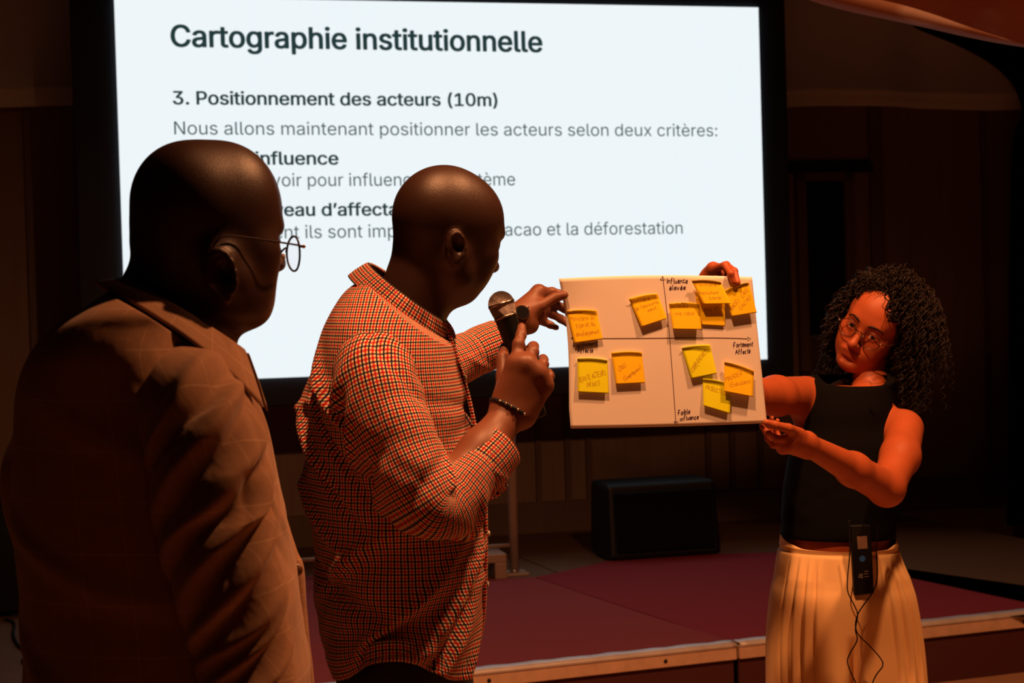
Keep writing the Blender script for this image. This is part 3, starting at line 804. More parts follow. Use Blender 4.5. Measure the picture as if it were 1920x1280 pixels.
M_or = plain('orange_note', (.98, .66, .012, 1), .7, spec=.15, vary=.03, vscale=8)
M_ye = plain('yellow_note', (.86, .92, .012, 1), .7, spec=.15, vary=.03, vscale=8)
M_pencil = plain('note_pen', (.5, .22, .02, 1), .7)
def note(corn, col, fold, lift, label, texts, z0=0., curl=0., foldside=0., seed=0):
    """corn: TL TR BR BL pixels. the top band tips in towards the sheet, the rest leans out by `lift`"""
    TL, TR, BR, BL = [arr(c) for c in corn]
    def hgt(s, t):
        ft = fold * (1 + foldside * (s - .5) * 2)
        if t < ft: hh = .0035 * (1 - t / max(ft, .01)) ** .8 + .0012
        else:
            q = (t - ft) / (1 - ft); hh = .0012 + .42 * lift * (q ** .9)
        return hh + z0 + curl * (s - .5) * t
    def pos(s, t, off=0.):
        p = (TL * (1 - s) + TR * s) * (1 - t) + (BL * (1 - s) + BR * s) * t
        p = p + arr([0, -2.2 * math.sin(math.pi * s) * (1 - t) ** 3])
        return U(p[0], p[1], pdep(p[0]) - hgt(s, t) - off)
    ns, nt = 11, 25
    ts = np.linspace(0, 1, nt)
    Gd = arr([[pos(s, t) for s in np.linspace(0, 1, ns)] for t in ts])
    c0 = Gd[0].mean(0)
    root = thing('sticky_note', c0, label, 'sticky note', 'sticky notes on the chart paper')
    grid_mesh('note_sheet', Gd, M_or if col == 'o' else M_ye, root, thick=.0003)
    for q, (tx, s0, t0, s1, t1, h) in enumerate(texts):
        wtot = sum(glyph(c_)[1] + .06 for c_ in tx)
        mb = MB(); lettering(mb, tx, lambda u, v: pos(s0 + (s1 - s0) * u / wtot + v * h * -(t1 - t0) * -.6, t0 + (t1 - t0) * u / wtot - v * h, .00035), .0007, PN, seed * 7 + q, .06)
        mb.build('note_lettering', M_pencil, root)
note([(1062.5, 583.5), (1118.8, 581.5), (1130, 635.4), (1077, 643.4)], 'o', .10, .012, 'orange sticky note at the left edge of the paper, above the words Faiblement Affecté',
     [('Ministère du', .06, .32, .9, .30, .14), ('Plan et du', .2, .56, .85, .50, .15), ('développement', .12, .80, .95, .78, .14)], foldside=.9, seed=1)
note([(1178.6, 560), (1232.5, 550), (1251, 597), (1203, 613)], 'o', .20, .014, 'tilted orange sticky note left of the vertical arrow in the upper half of the paper',
     [('Ministère', .08, .16, .7, .17, .12), ("de l'environne", .06, .45, .95, .36, .13), ('ment', .45, .60, .8, .55, .12)], seed=2)
note([(1304, 557), (1358.7, 556), (1359.5, 611.5), (1316, 609)], 'o', .42, .004, 'orange sticky note mostly hidden under two others, upper right of the paper', [('projet', .1, .52, .8, .42, .14)], seed=4)
note([(1253.8, 568.7), (1311, 568.7), (1315.4, 617.6), (1261.8, 616.8)], 'o', .19, .015, 'level orange sticky note just right of the vertical arrow, above the horizontal arrow',
     [('GUIDADEE', .06, .17, .65, .17, .13), ('(exp. cable)', .12, .46, .85, .44, .14)], z0=.002, seed=3)
note([(1296.3, 526), (1351, 528), (1370.7, 569), (1319, 570)], 'o', .05, .016, 'orange sticky note beside the words Influence élevée, curled at its top corner',
     [('Ministère', .08, .25, .8, .22, .15), ('Agriculture', .05, .58, .75, .55, .13), ('Santé', .3, .82, .75, .78, .13)], z0=.006, foldside=.9, seed=5)
note([(1356, 545), (1404, 529), (1419, 586), (1372, 593)], 'o', .10, .012, 'orange sticky note at the right edge of the paper under the fingertips',
     [('CONSEIL CAFE', .02, .82, .95, .25, .13), ('CACAO', .4, .85, .95, .50, .13)], z0=.003, foldside=-.9, seed=6)
note([(1082.4, 672), (1139, 675), (1141.4, 737.7), (1083.8, 735)], 'y', .02, .011, 'yellow sticky note in the lower left corner of the paper',
     [('DEPUTE ACTEURS', .05, .72, .95, .44, .14), ('PRIVES', .3, .86, .75, .74, .13)], seed=7)
note([(1145.7, 661), (1203.3, 659.8), (1209.4, 717.8), (1155, 720.4)], 'o', .12, .012, 'orange sticky note below the horizontal arrow, beside the yellow lower left note',
     [('ONG', .16, .62, .45, .48, .15), ('(Compagnons)', .3, .92, .95, .52, .13)], seed=8)
note([(1277.7, 652), (1331.4, 646), (1344, 700), (1296.8, 709.8)], 'y', .14, .012, 'tilted yellow sticky note right of the vertical arrow in the lower half of the paper',
     [('COOPERATIVES', .12, .85, .85, .25, .13)], foldside=.9, seed=9)
note([(1317.5, 709.5), (1371, 720), (1368.8, 775.4), (1319, 760.3)], 'y', .10, .013, 'yellow sticky note partly covered, lowest on the right half of the paper',
     [('PRODUCTEURS', .1, .36, .95, .46, .14)], seed=10)
note([(1358, 678), (1413.7, 694.9), (1411.9, 743.8), (1358, 733.7)], 'o', .10, .016, 'orange sticky note at the lower right, overlapping the lowest yellow note',
     [('MINADER', .05, .68, .65, .28, .14), ('(Exécutants)', .2, .82, .95, .48, .13)], z0=.004, foldside=.6, seed=11)
# ================================================================== people: shared builders
def frame(f, u):
    """image-space directions (x right, y up, z towards the viewer) -> world orthonormal forward, left, up"""
    tw = lambda v: v[0] * RT + v[1] * UP - v[2] * FW
    f = tw(f); f /= np.linalg.norm(f); u = tw(u); u = u - f * np.dot(u, f); u /= np.linalg.norm(u)
    return f, np.cross(u, f), u
class Head:
    def __init__(s, O, f, u, sc=1.0):
        s.O = arr(O); s.f, s.l, s.u = frame(f, u); s.s = sc; s.M = np.stack([s.f, s.l, s.u], 1)
    def W(s, x, y, z): return s.O + s.s * (x * s.f + y * s.l + z * s.u)
    def L(s, P): return ((P - s.O) @ s.M) / s.s
    def rot(s, ax, ang):
        R = np.array(Matrix.Rotation(ang, 3, ax)); return s.M @ R
def add_head(B, h, eye_z=-.003, ear_z=-.005, ear_x=-.008, cran=(-.006, 0, .030), cr=(.098, .077, .088), nose_w=1.0, lip=1.0, chin_z=-.1, jaw_w=1.0, open_eyes=True, fz=1.0, ear_s=1.0, pr=1.0, ck=0.0, mz=1.0):
    s = h.s
    def Z_(c):
        x = c[0] if c[0] < .085 else .085 + (c[0] - .085) * pr
        if c[2] < -.04 and x > .03: x *= 1 - ck * min(1, (-c[2] - .04) / .05)
        return (x, c[1], c[2] * fz if c[2] < 0 else c[2])
    def E(c, r, k=.012, sub=False, M=None): B.ell(h.W(*(Z_(c) if M is None else c)), arr(r) * s, h.M if M is None else M, k * s, sub)
    def Cn(a, b, ra, rb, k=.012, sub=False, raw=False): B.cone(h.W(*(a if raw else Z_(a))), h.W(*(b if raw else Z_(b))), ra * s, rb * s, k * s, sub)
    E(cran, cr)
    E((.040, 0, .032), (.056, .064, .062), .03)                    # forehead
    E((.030, 0, -.035), (.056, .058 * jaw_w, .080), .03)            # face mass
    for y in (-1, 1):
        Cn((-.005, y * .058 * jaw_w, -.040), (.012, y * .050 * jaw_w, -.072), .020, .018, .03)
        Cn((.012, y * .050 * jaw_w, -.072), (.070, y * .016, chin_z + .002), .018, .016, .03)
        E((.055, y * .044, -.024), (.026, .022, .020), .025)        # cheekbone
        E((.060, y * .034, -.058), (.022, .022, .026), .03)         # cheek
    E((.076, 0, chin_z), (.018, .022, .017), .02)
    Cn((.083, -.030, eye_z + .022), (.083, .030, eye_z + .022), .0115, .0115, .02)
    for y in (-1, 1):
        E((.103, y * .031, eye_z - .001), (.018, .019, .013), .016, True)
    Cn((.084, 0, eye_z + .012), (.110, 0, -.036), .0085, .0092, .014)
    E((.113, 0, -.040), (.0098, .0115 * nose_w, .0095), .01)
    for y in (-1, 1):
        E((.101, y * .0135 * nose_w, -.044), (.0105, .0075 * nose_w, .0075), .008)
    for y in (-1, 1): E((.107, y * .0075 * nose_w, -.0525), (.005, .0042, .004), .004, True)
    E((.082, 0, -.066), (.016 * mz, .030, .018), .016)                   # muzzle
    E((.0935, 0, -.0655), (.0075 * lip, .022, .0058 * lip), .007)
    E((.0925, 0, -.0775), (.0078 * lip, .019, .0068 * lip), .007)
    E((.1035, 0, -.0713), (.0045, .023, .0012), .003, True)
    E((.092, 0, -.0885), (.006, .014, .0045), .01, True)
    for y in (-1, 1): Cn((.110, y * .006, -.058), (.104, y * .005, -.062), .0025, .002, .004, True)
    for y in (-1, 1):                                                # lids
        c = (.0795, y * .031, eye_z)
        E(c, (.0148, .0155, .0142), .007)
        if open_eyes: E((.0925, y * .031, eye_z - .0015), (.012, .0135, .0048), .003, True)
    for y in (-1, 1):                                                # ears
        Mr = h.M @ np.array(Matrix.Rotation(y * .35, 3, 'Z')) @ np.array(Matrix.Rotation(-.18, 3, 'Y'))
        cx, cy, e = ear_x, y * (cr[1] + .001), ear_s
        E((cx, cy, ear_z), (.017 * e, .0065 * e, .030 * e), .012, False, Mr)
        pts = []
        for a in np.linspace(-2.5, 1.9, 11):
            p = e * arr([math.sin(a) * -.0165 * 1.0, 0, math.cos(a) * .030]); p = np.array(Matrix.Rotation(y * .35, 3, 'Z')) @ np.array(Matrix.Rotation(-.18, 3, 'Y')) @ p
            pts.append((cx + p[0], cy + p[1] + y * .005 * e, ear_z + p[2]))
        for a, b in zip(pts[:-1], pts[1:]): Cn(a, b, .0040 * e, .0040 * e, .004, raw=True)
        E((cx + .004 * e, cy + y * .006 * e, ear_z + .002 * e), (.0085 * e, .007 * e, .0125 * e), .006, True, Mr)
        E((cx + .006 * e, cy + y * .003 * e, ear_z - .030 * e), (.007 * e, .005 * e, .009 * e), .008, False, Mr)
def hand(B, wrist, wr, mcp, chains, thumb, fr=.0082, palm=.0125, thr=.0105, taper=.78, tip=None):
    """wrist: two points across the wrist (index side, little side); mcp: 4 knuckles; chains: joints beyond each knuckle; thumb: chain from the wrist"""
    wa, wb = arr(wrist[0]), arr(wrist[1])
    for i, m in enumerate(mcp):
        w_ = wa + (wb - wa) * i / 3
        B.cone(w_, m, wr, palm * (1 if i < 3 else .92), .014)
    for i in range(3): B.cone(mcp[i], mcp[i + 1], palm * .92, palm * .88, .010)
    sc = (1, 1.03, .97, .86)
    for i, ch in enumerate(chains):
        pts = [arr(mcp[i])] + [arr(p) for p in ch]; n = len(pts)
        rr = [fr * sc[i] * (1.08 - (1.08 - taper) * j / (n - 1)) for j in range(n)]
        for j in range(n - 1): B.cone(pts[j], pts[j + 1], rr[j], rr[j + 1], .0035 if j else .007)
        for j in range(1, n - 1): B.ell(pts[j], [rr[j] * 1.06] * 3, None, .003)
    pts = [arr(p) for p in thumb]; n = len(pts)
    rr = [thr * (1.25 - .4 * j / (n - 1)) for j in range(n)]
    for j in range(n - 1): B.cone(pts[j], pts[j + 1], rr[j], rr[j + 1], .012 if j == 0 else .004)
def body_mesh(B, name, mats, loc, classify=None, it=1):
    V, F = B.mesh(); V = smooth_mesh(V, F, it, .5)
    mi = None
    if classify is not None:
        mi = classify(V[F].mean(1))
    return mesh(name, V, F, mats, None, loc, midx=mi)
def stack(rows, n, m, ex=2.3, disp=None, post=None):
    """garment rings from (py, left px, right px, depth, half thickness)"""
    R_ = crom(arr(rows), n); th = np.linspace(0, 2 * np.pi, m, endpoint=False)
    ct, st = np.cos(th), np.sin(th)
    cx = np.sign(ct) * np.abs(ct) ** (2 / ex); sy = np.sign(st) * np.abs(st) ** (2 / ex)
    out = np.empty((n, m, 3)); v = 0.; last = None
    for i, (py, xl, xr, d, b) in enumerate(R_):
        c = U((xl + xr) / 2, py, d); a = (xr - xl) / 2 * d / FPX
        if last is not None: v += np.linalg.norm(c - last)
        last = c
        P = c + (a * cx)[:, None] * RT + (b * sy)[:, None] * arr([0, 1.0, 0])
        if disp is not None:
            nr = (cx / a)[:, None] * RT + (sy / b)[:, None] * arr([0, 1.0, 0]); nr /= np.linalg.norm(nr, axis=1)[:, None]
            P = P + nr * disp(v, th)[:, None]
        out[i] = P
    if post is not None: out = post(out)
    return out
def collar(name, Cc, A1, A2, nrm, r_in, height, fold, wing, mat, parent, open_ang=.12, flare=.006, n=90):
    """turned-down collar on a tilted loop: Cc centre, A1 towards the front, A2 across, nrm up; wing = extra fall near the front"""
    rows = []
    th = np.linspace(open_ang, 2 * np.pi - open_ang, n)
    fr = (np.cos(th) + 1) / 2; fw = fr ** 6
    base = Cc + np.cos(th)[:, None] * A1 + np.sin(th)[:, None] * A2
    out = np.cos(th)[:, None] * A1 / np.linalg.norm(A1) + np.sin(th)[:, None] * A2 / np.linalg.norm(A2)
    up = np.tile(nrm, (n, 1))
    rows.append(base - up * height)
    rows.append(base - up * height * .5 + out * .0005)
    rows.append(base)
    rows.append(base + up * .002 + out * .0025)
    rows.append(base + out * .0055)
    for q in (.3, .6, .85, 1.0):
        rows.append(base + out * (.0055 + flare * q + .006 * math.sin(q * math.pi * .5)) - up * (fold * q) - up * (wing * q * fw)[:, None] * .6 + (A1 / np.linalg.norm(A1)) * (wing * q * fw * .8)[:, None])
    return grid_mesh(name, arr(rows), mat, parent, thick=.0022)
def shoe(name, heel, toe, w_, mat, parent):
    heel, toe = arr(heel), arr(toe); d = toe - heel; L = np.linalg.norm(d); d /= L; s = np.cross(d, [0, 0, 1.])
    rows = []
    prof = [(0, .6, .05), (.08, .82, .09), (.25, .9, .10), (.4, .92, .085), (.6, 1.0, .062), (.8, 1.0, .05), (.93, .8, .042), (1, .35, .03)]
    for t, ww, hh in prof:
        c = heel + d * L * t; hw = w_ / 2 * ww
        rows.append([c + s * hw * x + np.array([0, 0, z * hh + .002]) for x, z in ((-1, 0), (-1.02, .35), (-.8, .8), (-.3, 1), (.3, 1), (.8, .8), (1.02, .35), (1, 0), (.5, -.02), (-.5, -.02))])
    grid_mesh(name, arr(rows), mat, parent, closed=True, caps=True)
M_leather = plain('dark_leather', (.02, .012, .009, 1), .35)
def legs(B, parent, hips, feet, fdir, r_thigh, mat, waist=None, shoe_w=.098, shoe_l=.27, trouser=True):
    for i, (hp, ft) in enumerate(zip(hips, feet)):
        hp, ft = arr(hp), arr(ft); kn = (hp + ft) / 2 + arr(fdir) * .015 + arr([0, 0, .03])
        tr = tube_rings([hp + arr([0, 0, .06]), hp, kn, (kn + ft) / 2, ft + arr([0, 0, .07])], [(r_thigh * .9,) * 2, (r_thigh,) * 2, (r_thigh * .76,) * 2, (r_thigh * .7,) * 2, (r_thigh * .66,) * 2], 50, 32, side=(1, 0, 0), disp=ridges(rand_ridges(31 + i, 14, .1, .85, .004)))
        grid_mesh('trouser_leg', hem(tr), mat, parent, closed=True)
        shoe('shoe', ft - arr(fdir) * .08 - arr([0, 0, ft[2]]), ft + arr(fdir) * (shoe_l - .08) - arr([0, 0, ft[2]]), shoe_w, M_leather, parent)
def body_legs(B, hips, feet, fdir, r):
    for hp, ft in zip(hips, feet):
        hp, ft = arr(hp), arr(ft); kn = (hp + ft) / 2 + arr(fdir) * .015 + arr([0, 0, .03])
        B.cone(hp, kn, r, r * .7, .03); B.cone(kn, ft, r * .68, r * .5, .02); B.cone(ft - arr([0, 0, .02]), ft + arr(fdir) * .12 - arr([0, 0, .05]), r * .48, .025, .02)
def eyes(h, parent, eye_z, iris, gaze=(0, 0), rad=.0122):
    M_w = plain('eye_white', (.75, .68, .62, 1), .15); M_i = plain('eye_iris', iris, .1); M_p = plain('eye_pupil', (.004, .004, .004, 1), .08)
    for y in (-1, 1):
        c = h.W(.0797, y * .031, eye_z); g = h.f + gaze[0] * h.l + gaze[1] * h.u; g /= np.linalg.norm(g)
        a = np.cross(g, h.u); a /= np.linalg.norm(a); b = np.cross(a, g)
        nu, nv = 24, 20; V, F, mi = [], [], []
        for i in range(nv + 1):
            ph = math.pi * i / nv
            for j in range(nu):
                t = 2 * math.pi * j / nu; r = rad * h.s * (1 + .03 * math.exp(-(ph / .3) ** 2))
                V.append(c + r * (math.sin(ph) * math.cos(t) * a + math.sin(ph) * math.sin(t) * b + math.cos(ph) * g))
        for i in range(nv):
            for j in range(nu):
                F.append((i * nu + j, (i + 1) * nu + j, (i + 1) * nu + (j + 1) % nu, i * nu + (j + 1) % nu)); mi.append(2 if i < 2 else (1 if i < 4 else 0))
        mesh('eye', V, F, [M_w, M_i, M_p], parent, midx=mi)
def glasses(h, name, label, centre, rx, rz, wire, mat, ear, sep=.034, wrap=.004, squash=.1):
    """wire spectacles in head coordinates: centre (x,z); ear (x,y,z) of the temple's hook"""
    cx, cz = centre
    r = thing(name, h.W(cx, 0, cz), label, 'eyeglasses')
    M_l = NT('spectacle_lens'); tb = M_l.n('ShaderNodeBsdfTransparent'); gb = M_l.n('ShaderNodeBsdfGlossy'); gb.inputs['Roughness'].default_value = .03
    mx = M_l.n('ShaderNodeMixShader'); mx.inputs[0].default_value = .015; M_l.l(tb.outputs[0], mx.inputs[1]); M_l.l(gb.outputs[0], mx.inputs[2])
    M_l.l(mx.outputs[0], M_l.t.nodes['Material Output'].inputs[0])
    tb.inputs['Color'].default_value = (1, .99, 1, 1)
    for y in (-1, 1):
        th = np.linspace(0, 2 * np.pi, 48, endpoint=False)
        def rim(t, k=1.0):
            sx = math.cos(t) * rx * k; sz = math.sin(t) * rz * k * (1 - squash * .5 * (math.sin(t) > 0))
            return h.W(cx - wrap * ((sx * y + sep) / sep) ** 2 * .5, y * sep + sx * 1.0, cz + sz)
        ring = [rim(t) for t in th]
        MB().tube(ring, wire, 8, closed=True).build('rim', mat, r, smooth=True)
        V = [h.W(cx - wrap * .5 + .0008, y * sep, cz)] + [rim(t, .985) for t in th]
        V2 = [p - h.f * .0015 for p in V]; n = len(V)
        F = [(0, 1 + i, 1 + (i + 1) % 48) for i in range(48)] + [(n, n + 1 + (i + 1) % 48, n + 1 + i) for i in range(48)] + [(1 + i, n + 1 + i, n + 1 + (i + 1) % 48, 1 + (i + 1) % 48) for i in range(48)]
        mesh('lens', V + V2, F, M_l.m, r)
        o0 = rim(0 if y > 0 else math.pi); o0 = o0 + h.u * h.s * rz * .28
        ex, ey, ez = ear
        tp = [o0 - h.u * .0, h.W(cx - .004, y * (sep + rx + .004), cz + rz * .28), h.W(cx - .03, y * (ey + .002), cz + rz * .28 + .002), h.W(ex + .015, y * (ey + .003), ez + .006), h.W(ex - .004, y * (ey + .002), ez), h.W(ex - .016, y * (ey), ez - .022)]
        MB().tube(crom(tp, 30), wire * .95, 8).build('temple_arm', mat, r, smooth=True)
        MB().ball(h.W(cx - .001, y * (sep + rx + .002), cz + rz * .28), wire * 1.9, None, 10, 6).build('hinge', plain('hinge_metal', (.8, .6, .45, 1), .2, 1.), r, smooth=True)
        MB().ball(h.W(cx - .006, y * .011, cz - .003), (.003, .0015, .005), h.M.T, 10, 6).build('nose_pad', plain('nose_pad', (.5, .4, .35, 1), .2), r, smooth=True)
    b = [h.W(cx - .001, -(sep - rx), cz + .004), h.W(cx + .0025, -.004, cz + .009), h.W(cx + .0025, .004, cz + .009), h.W(cx - .001, sep - rx, cz + .004)]
    MB().tube(crom(b, 14), wire, 8).build('bridge', mat, r, smooth=True)
    return r
def band(ctr, axis, side, ra, rb, width, thick, n=48):
    """flat band around a limb: closed strip grid"""
    axis = arr(axis) / np.linalg.norm(axis); a = arr(side) - axis * np.dot(side, axis); a /= np.linalg.norm(a); b = np.cross(axis, a)
    th = np.linspace(0, 2 * np.pi, n, endpoint=False); rows = []
    for o, w_ in ((0, -.5), (thick, -.42), (thick, .42), (0, .5), (-.0005, 0.)):
        rows.append(arr(ctr) + axis * w_ * width + np.cos(th)[:, None] * a * (ra + o) + np.sin(th)[:, None] * b * (rb + o))
    rows.append(rows[0])
    return arr(rows)
# ================================================================== the man in the checked shirt
SK_M2 = skin('skin_deep_brown', (.20, .072, .038), .48, .4)
SK_M2h = skin('scalp_deep_brown', (.038, .016, .010), .42, .4, .04, .5)
SK_M2l = skin('lip_brown', (.16, .045, .03), .4)
M_check = check_cloth('checked_cotton', .0102)
def man_checked():
    base = (-.18, 2.60, 0)
    h = Head(U(832, 443, 2.60), (.82, -.15, -.55), (.2, .98, 0), .96)
    B = Body(.0032)
    add_head(B, h, cran=(-.004, 0, .032), cr=(.094, .077, .088), nose_w=1.3, lip=1.25, fz=.84, ear_s=.82, pr=.8, ck=.30, ear_x=-.020, ear_z=-.018)
    B.cone(U(800, 490, 2.60), U(768, 590, 2.60), .057, .060, .03)
    B.ell(U(742, 765, 2.6), (.10, .14, .115), None, .04); B.ell(U(745, 850, 2.6), (.105, .14, .17), None, .05); B.ell(U(750, 1130, 2.6), (.105, .13, .14), None, .05)
    B.cone(U(755, 690, 2.6), U(722, 700, 2.49), .045, .045, .03); B.cone(U(755, 690, 2.6), U(772, 690, 2.70), .045, .04, .03)
    hips = [(base[0], 2.515, .90), (base[0], 2.69, .90)]; feet = [(base[0] - .02, 2.50, .09), (base[0] + .06, 2.71, .09)]; fd = (.97, .22, 0)
    body_legs(B, hips, feet, fd, .078)
    # right arm, hand round the microphone
    sh, el, wr = U(718, 690, 2.465), U(812, 955, 2.385), U(957, 772, 2.50)
    B.cone(sh, el, .046, .036, .03); B.cone(el, U(905, 845, 2.455), .038, .033, .02); B.cone(U(905, 845, 2.455), wr, .033, .0255, .02)
    mc = [U(967, 684, 2.497), U(986, 684, 2.492), U(1006, 700, 2.494), U(1020, 722, 2.502)]
    ch = [[U(972, 645, 2.512), U(977, 628, 2.526), U(978, 613, 2.538)],
          [U(999, 660, 2.512), U(1000, 650, 2.545), U(980, 662, 2.585)],
          [U(1018, 683, 2.515), U(1018, 674, 2.55), U(994, 684, 2.588)],
          [U(1030, 705, 2.525), U(1028, 700, 2.553), U(1004, 706, 2.585)]]
    hand(B, (U(947, 760, 2.50), U(980, 775, 2.50)), .0235, mc, ch, [U(944, 742, 2.508), U(944, 705, 2.525), U(943, 672, 2.548), U(946, 652, 2.57)], fr=.0094, palm=.0155, thr=.0105)
    # left arm reaching for the paper
    B.cone(U(785, 650, 2.71), U(775, 730, 2.85), .042, .036, .03); B.cone(U(775, 730, 2.85), U(905, 652, 2.955), .036, .028, .02); B.cone(U(905, 652, 2.955), U(972, 597, 3.0), .027, .0225, .02)
    mc = [U(1010, 547, 3.030), U(1016, 560, 3.045), U(1015, 578, 3.05), U(1006, 594, 3.045)]
    ch = [[U(1035, 547, 3.047), U(1052, 551, 3.050), U(1070, 558, 3.046)],
          [U(1040, 570, 3.065), U(1058, 578, 3.07), U(1078, 592, 3.062)],
          [U(1034, 588, 3.062), U(1052, 598, 3.066), U(1072, 612, 3.060)],
          [U(1020, 603, 3.05), U(1032, 609, 3.05), U(1043, 614, 3.048)]]
    hand(B, (U(975, 584, 2.998), U(981, 607, 3.0)), .0195, mc, ch, [U(988, 585, 2.995), U(1014, 573, 3.005), U(1040, 558, 3.014), U(1058, 553, 3.0125)], fr=.0088, palm=.0135, thr=.0098)
    B.cone(U(983, 607, 2.998), U(996, 612, 3.01), .013, .012, .014)
    def cls(P):
        q = h.L(P); far = (np.abs(q) > arr([.135, .11, .24])).any(1); return np.where(far, 2, ((np.abs(q[:, 2] + .060) < .0125) & (np.abs(q[:, 1]) < .024) & (q[:, 0] > .088)).astype(int))
    p = body_mesh(B, 'person', [SK_M2h, SK_M2l, SK_M2], base, cls)
    tag(p, 'man with a shaved head in a red and navy checked shirt, speaking into a microphone', 'person')
    eyes(h, p, -.003, (.03, .012, .006, 1), (0, -.15))
    # shirt body
    A1 = (U(835, 603, 2.60) - U(693, 497, 2.60)) / 2; A2 = arr([0, .078, .006]); nn = np.cross(A1, A2); nn /= np.linalg.norm(nn); nn *= np.sign(nn[2])
    Cc = (U(835, 603, 2.60) + U(693, 497, 2.60)) / 2
    rows = [(505, 705, 812, 2.60, .060), (522, 682, 822, 2.60, .072), (545, 650, 831, 2.60, .100), (575, 629, 838, 2.60, .140), (610, 612, 842, 2.60, .172), (650, 600, 851, 2.60, .192), (700, 588, 864, 2.60, .200), (765, 577, 882, 2.60, .200),
            (830, 578, 893, 2.60, .195), (890, 582, 903, 2.60, .192), (990, 589, 906, 2.60, .188), (1090, 592, 905, 2.60, .185), (1145, 598, 903, 2.60, .183), (1185, 608, 897, 2.60, .182), (1211, 618, 888, 2.60, .180)]
    # cloth folds: pulls from the armpit and the elbow, sag lines at the back and waist
    fl = [(.20, -2.2, .5, .16, .012, .010), (.24, -2.35, .5, .18, .012, -.010), (.28, -2.5, .45, .17, .013, .010), (.33, -2.3, .5, .15, .013, -.008), (.38, -2.6, .5, .12, .014, .008),
          (.45, -2.0, .6, -.10, .014, .007), (.50, -2.3, .8, .06, .015, -.008), (.55, -1.6, .7, -.13, .015, .008), (.60, -1.9, .8, -.08, .016, -.008), (.66, -1.4, .7, -.12, .016, .008), (.72, -2.4, .6, .07, .014, .007), (.75, -2.1, .5, .10, .012, -.008),
          (.52, -.8, .5, -.16, .014, .007), (.58, -.9, .5, -.14, .013, -.007), (.64, -.7, .5, -.12, .014, .007)] + rand_ridges(5, 26, .2, .9, .0045, .012, .06)
    dsp0 = ridges(fl)
    def dsp(v, th): return 2.2 * dsp0(v, th) * np.clip((v - .08) / .1, 0, 1) * np.clip((1.0 - v) / .08 + .3, .3, 1)
    def post(R):
        n, m = R.shape[:2]; th = np.linspace(0, 2 * np.pi, m, endpoint=False)
        ang = np.cos(2 * (th))                 # front/back tails hang lower than the side vents
        t = np.clip((np.arange(n) / (n - 1) - .80) / .20, 0, 1)
        vent = .030 * (1 - np.abs(np.sin(th)) ** 6 * 1.6)
        R[:, :, 2] -= (t[:, None] ** 1.5) * vent[None]
        hh = np.maximum(0, (R - Cc) @ nn + .020)
        R -= hh[..., None] * nn
        return R
    R = stack(rows, 150, 160, 2.35, dsp, post)
    seam = len(R)
    sb = grid_mesh('shirt_body', hem(R, 'end', .004, .03), M_check, p, closed=True, uref=.75)
    tag(sb, 'checked shirt body hanging untucked with a curved hem')
    # right sleeve with its rolled cuff
    slp = [U(722, 655, 2.53), U(706, 700, 2.45), U(732, 800, 2.405), U(775, 900, 2.385), U(812, 955, 2.385), U(852, 928, 2.41), U(893, 882, 2.44), U(905, 868, 2.45)]
    slr = [(.060, .062), (.070, .068), (.066, .064), (.060, .058), (.052, .054), (.047, .049), (.043, .043), (.042, .042)]
    fl = [(.13, 1.2, .8, .03, .012, .006), (.17, 1.5, .7, .06, .012, -.007), (.21, 1.6, .8, .06, .013, .008), (.26, 1.7, .7, .05, .012, -.009), (.29, 1.8, .8, .04, .012, .010), (.33, 1.9, .8, .0, .010, -.010), (.355, 1.9, .9, -.03, .009, .009), (.385, 1.9, .9, -.05, .010, -.008), (.43, 1.9, .8, -.06, .011, .007), (.30, -1.2, .6, .1, .014, .004)] + rand_ridges(8, 18, .08, .52, .0035, .011, .05)
    R = tube_rings(slp, slr, 90, 72, (0, -1, 0), lambda v, th, f_=ridges(fl): 1.9 * f_(v, th))
    s1 = grid_mesh('sleeve', hem(R, 'end', .003, .02), M_check, p, closed=True)
    R = tube_rings([U(886, 893, 2.438), U(906, 867, 2.452), U(933, 836, 2.472)], [(.0435, .0435), (.0455, .0455), (.0425, .0425)], 26, 64, (0, -1, 0), ridges([(.02, 1, 1, .02, .006, .002), (.05, 3, 1, -.02, .006, .002), (.065, -1.6, .8, .02, .008, .003)]))
    grid_mesh('cuff', hem(hem(R, 'end', .006, .03), 'start', .005, .02), M_check, s1, closed=True)
    # left sleeve
    R = tube_rings([U(795, 632, 2.66), U(765, 700, 2.77), U(772, 735, 2.85), U(835, 690, 2.915), U(893, 660, 2.955)], [(.055, .055), (.055, .055), (.05, .05), (.046, .046), (.0425, .0425)], 70, 56, (0, -1, 0), ridges(rand_ridges(12, 16, .1, .4, .004, .01, .05)))
    s2 = grid_mesh('sleeve', hem(R, 'end', .003, .02), M_check, p, closed=True)
    R = tube_rings([U(884, 664, 2.948), U(905, 654, 2.965), U(934, 641, 2.985)], [(.0425, .0425), (.0445, .0445), (.0425, .0425)], 22, 56, (0, -1, 0))
    grid_mesh('cuff', hem(hem(R, 'end', .006, .03), 'start', .004, .02), M_check, s2, closed=True)
    # collar, placket, buttons
    collar('collar', Cc, A1, A2, nn, .07, .034, .034, .018, M_check, p)
    mb = MB()
    pts = [U(x, y, 2.598) for x, y in ((836, 606), (846, 640), (861, 690), (879, 755), (893, 825), (905, 890), (909, 990), (908, 1090), (905, 1150), (899, 1190), (892, 1216))]
    q = crom(pts, 60); rows_ = [q + arr([0, o, 0]) + RT * e for o, e in ((-.016, -.001), (-.014, .003), (.0, .0045), (.014, .003), (.016, -.001))]
    pk = grid_mesh('placket', arr(rows_), M_check, p, thick=.002)
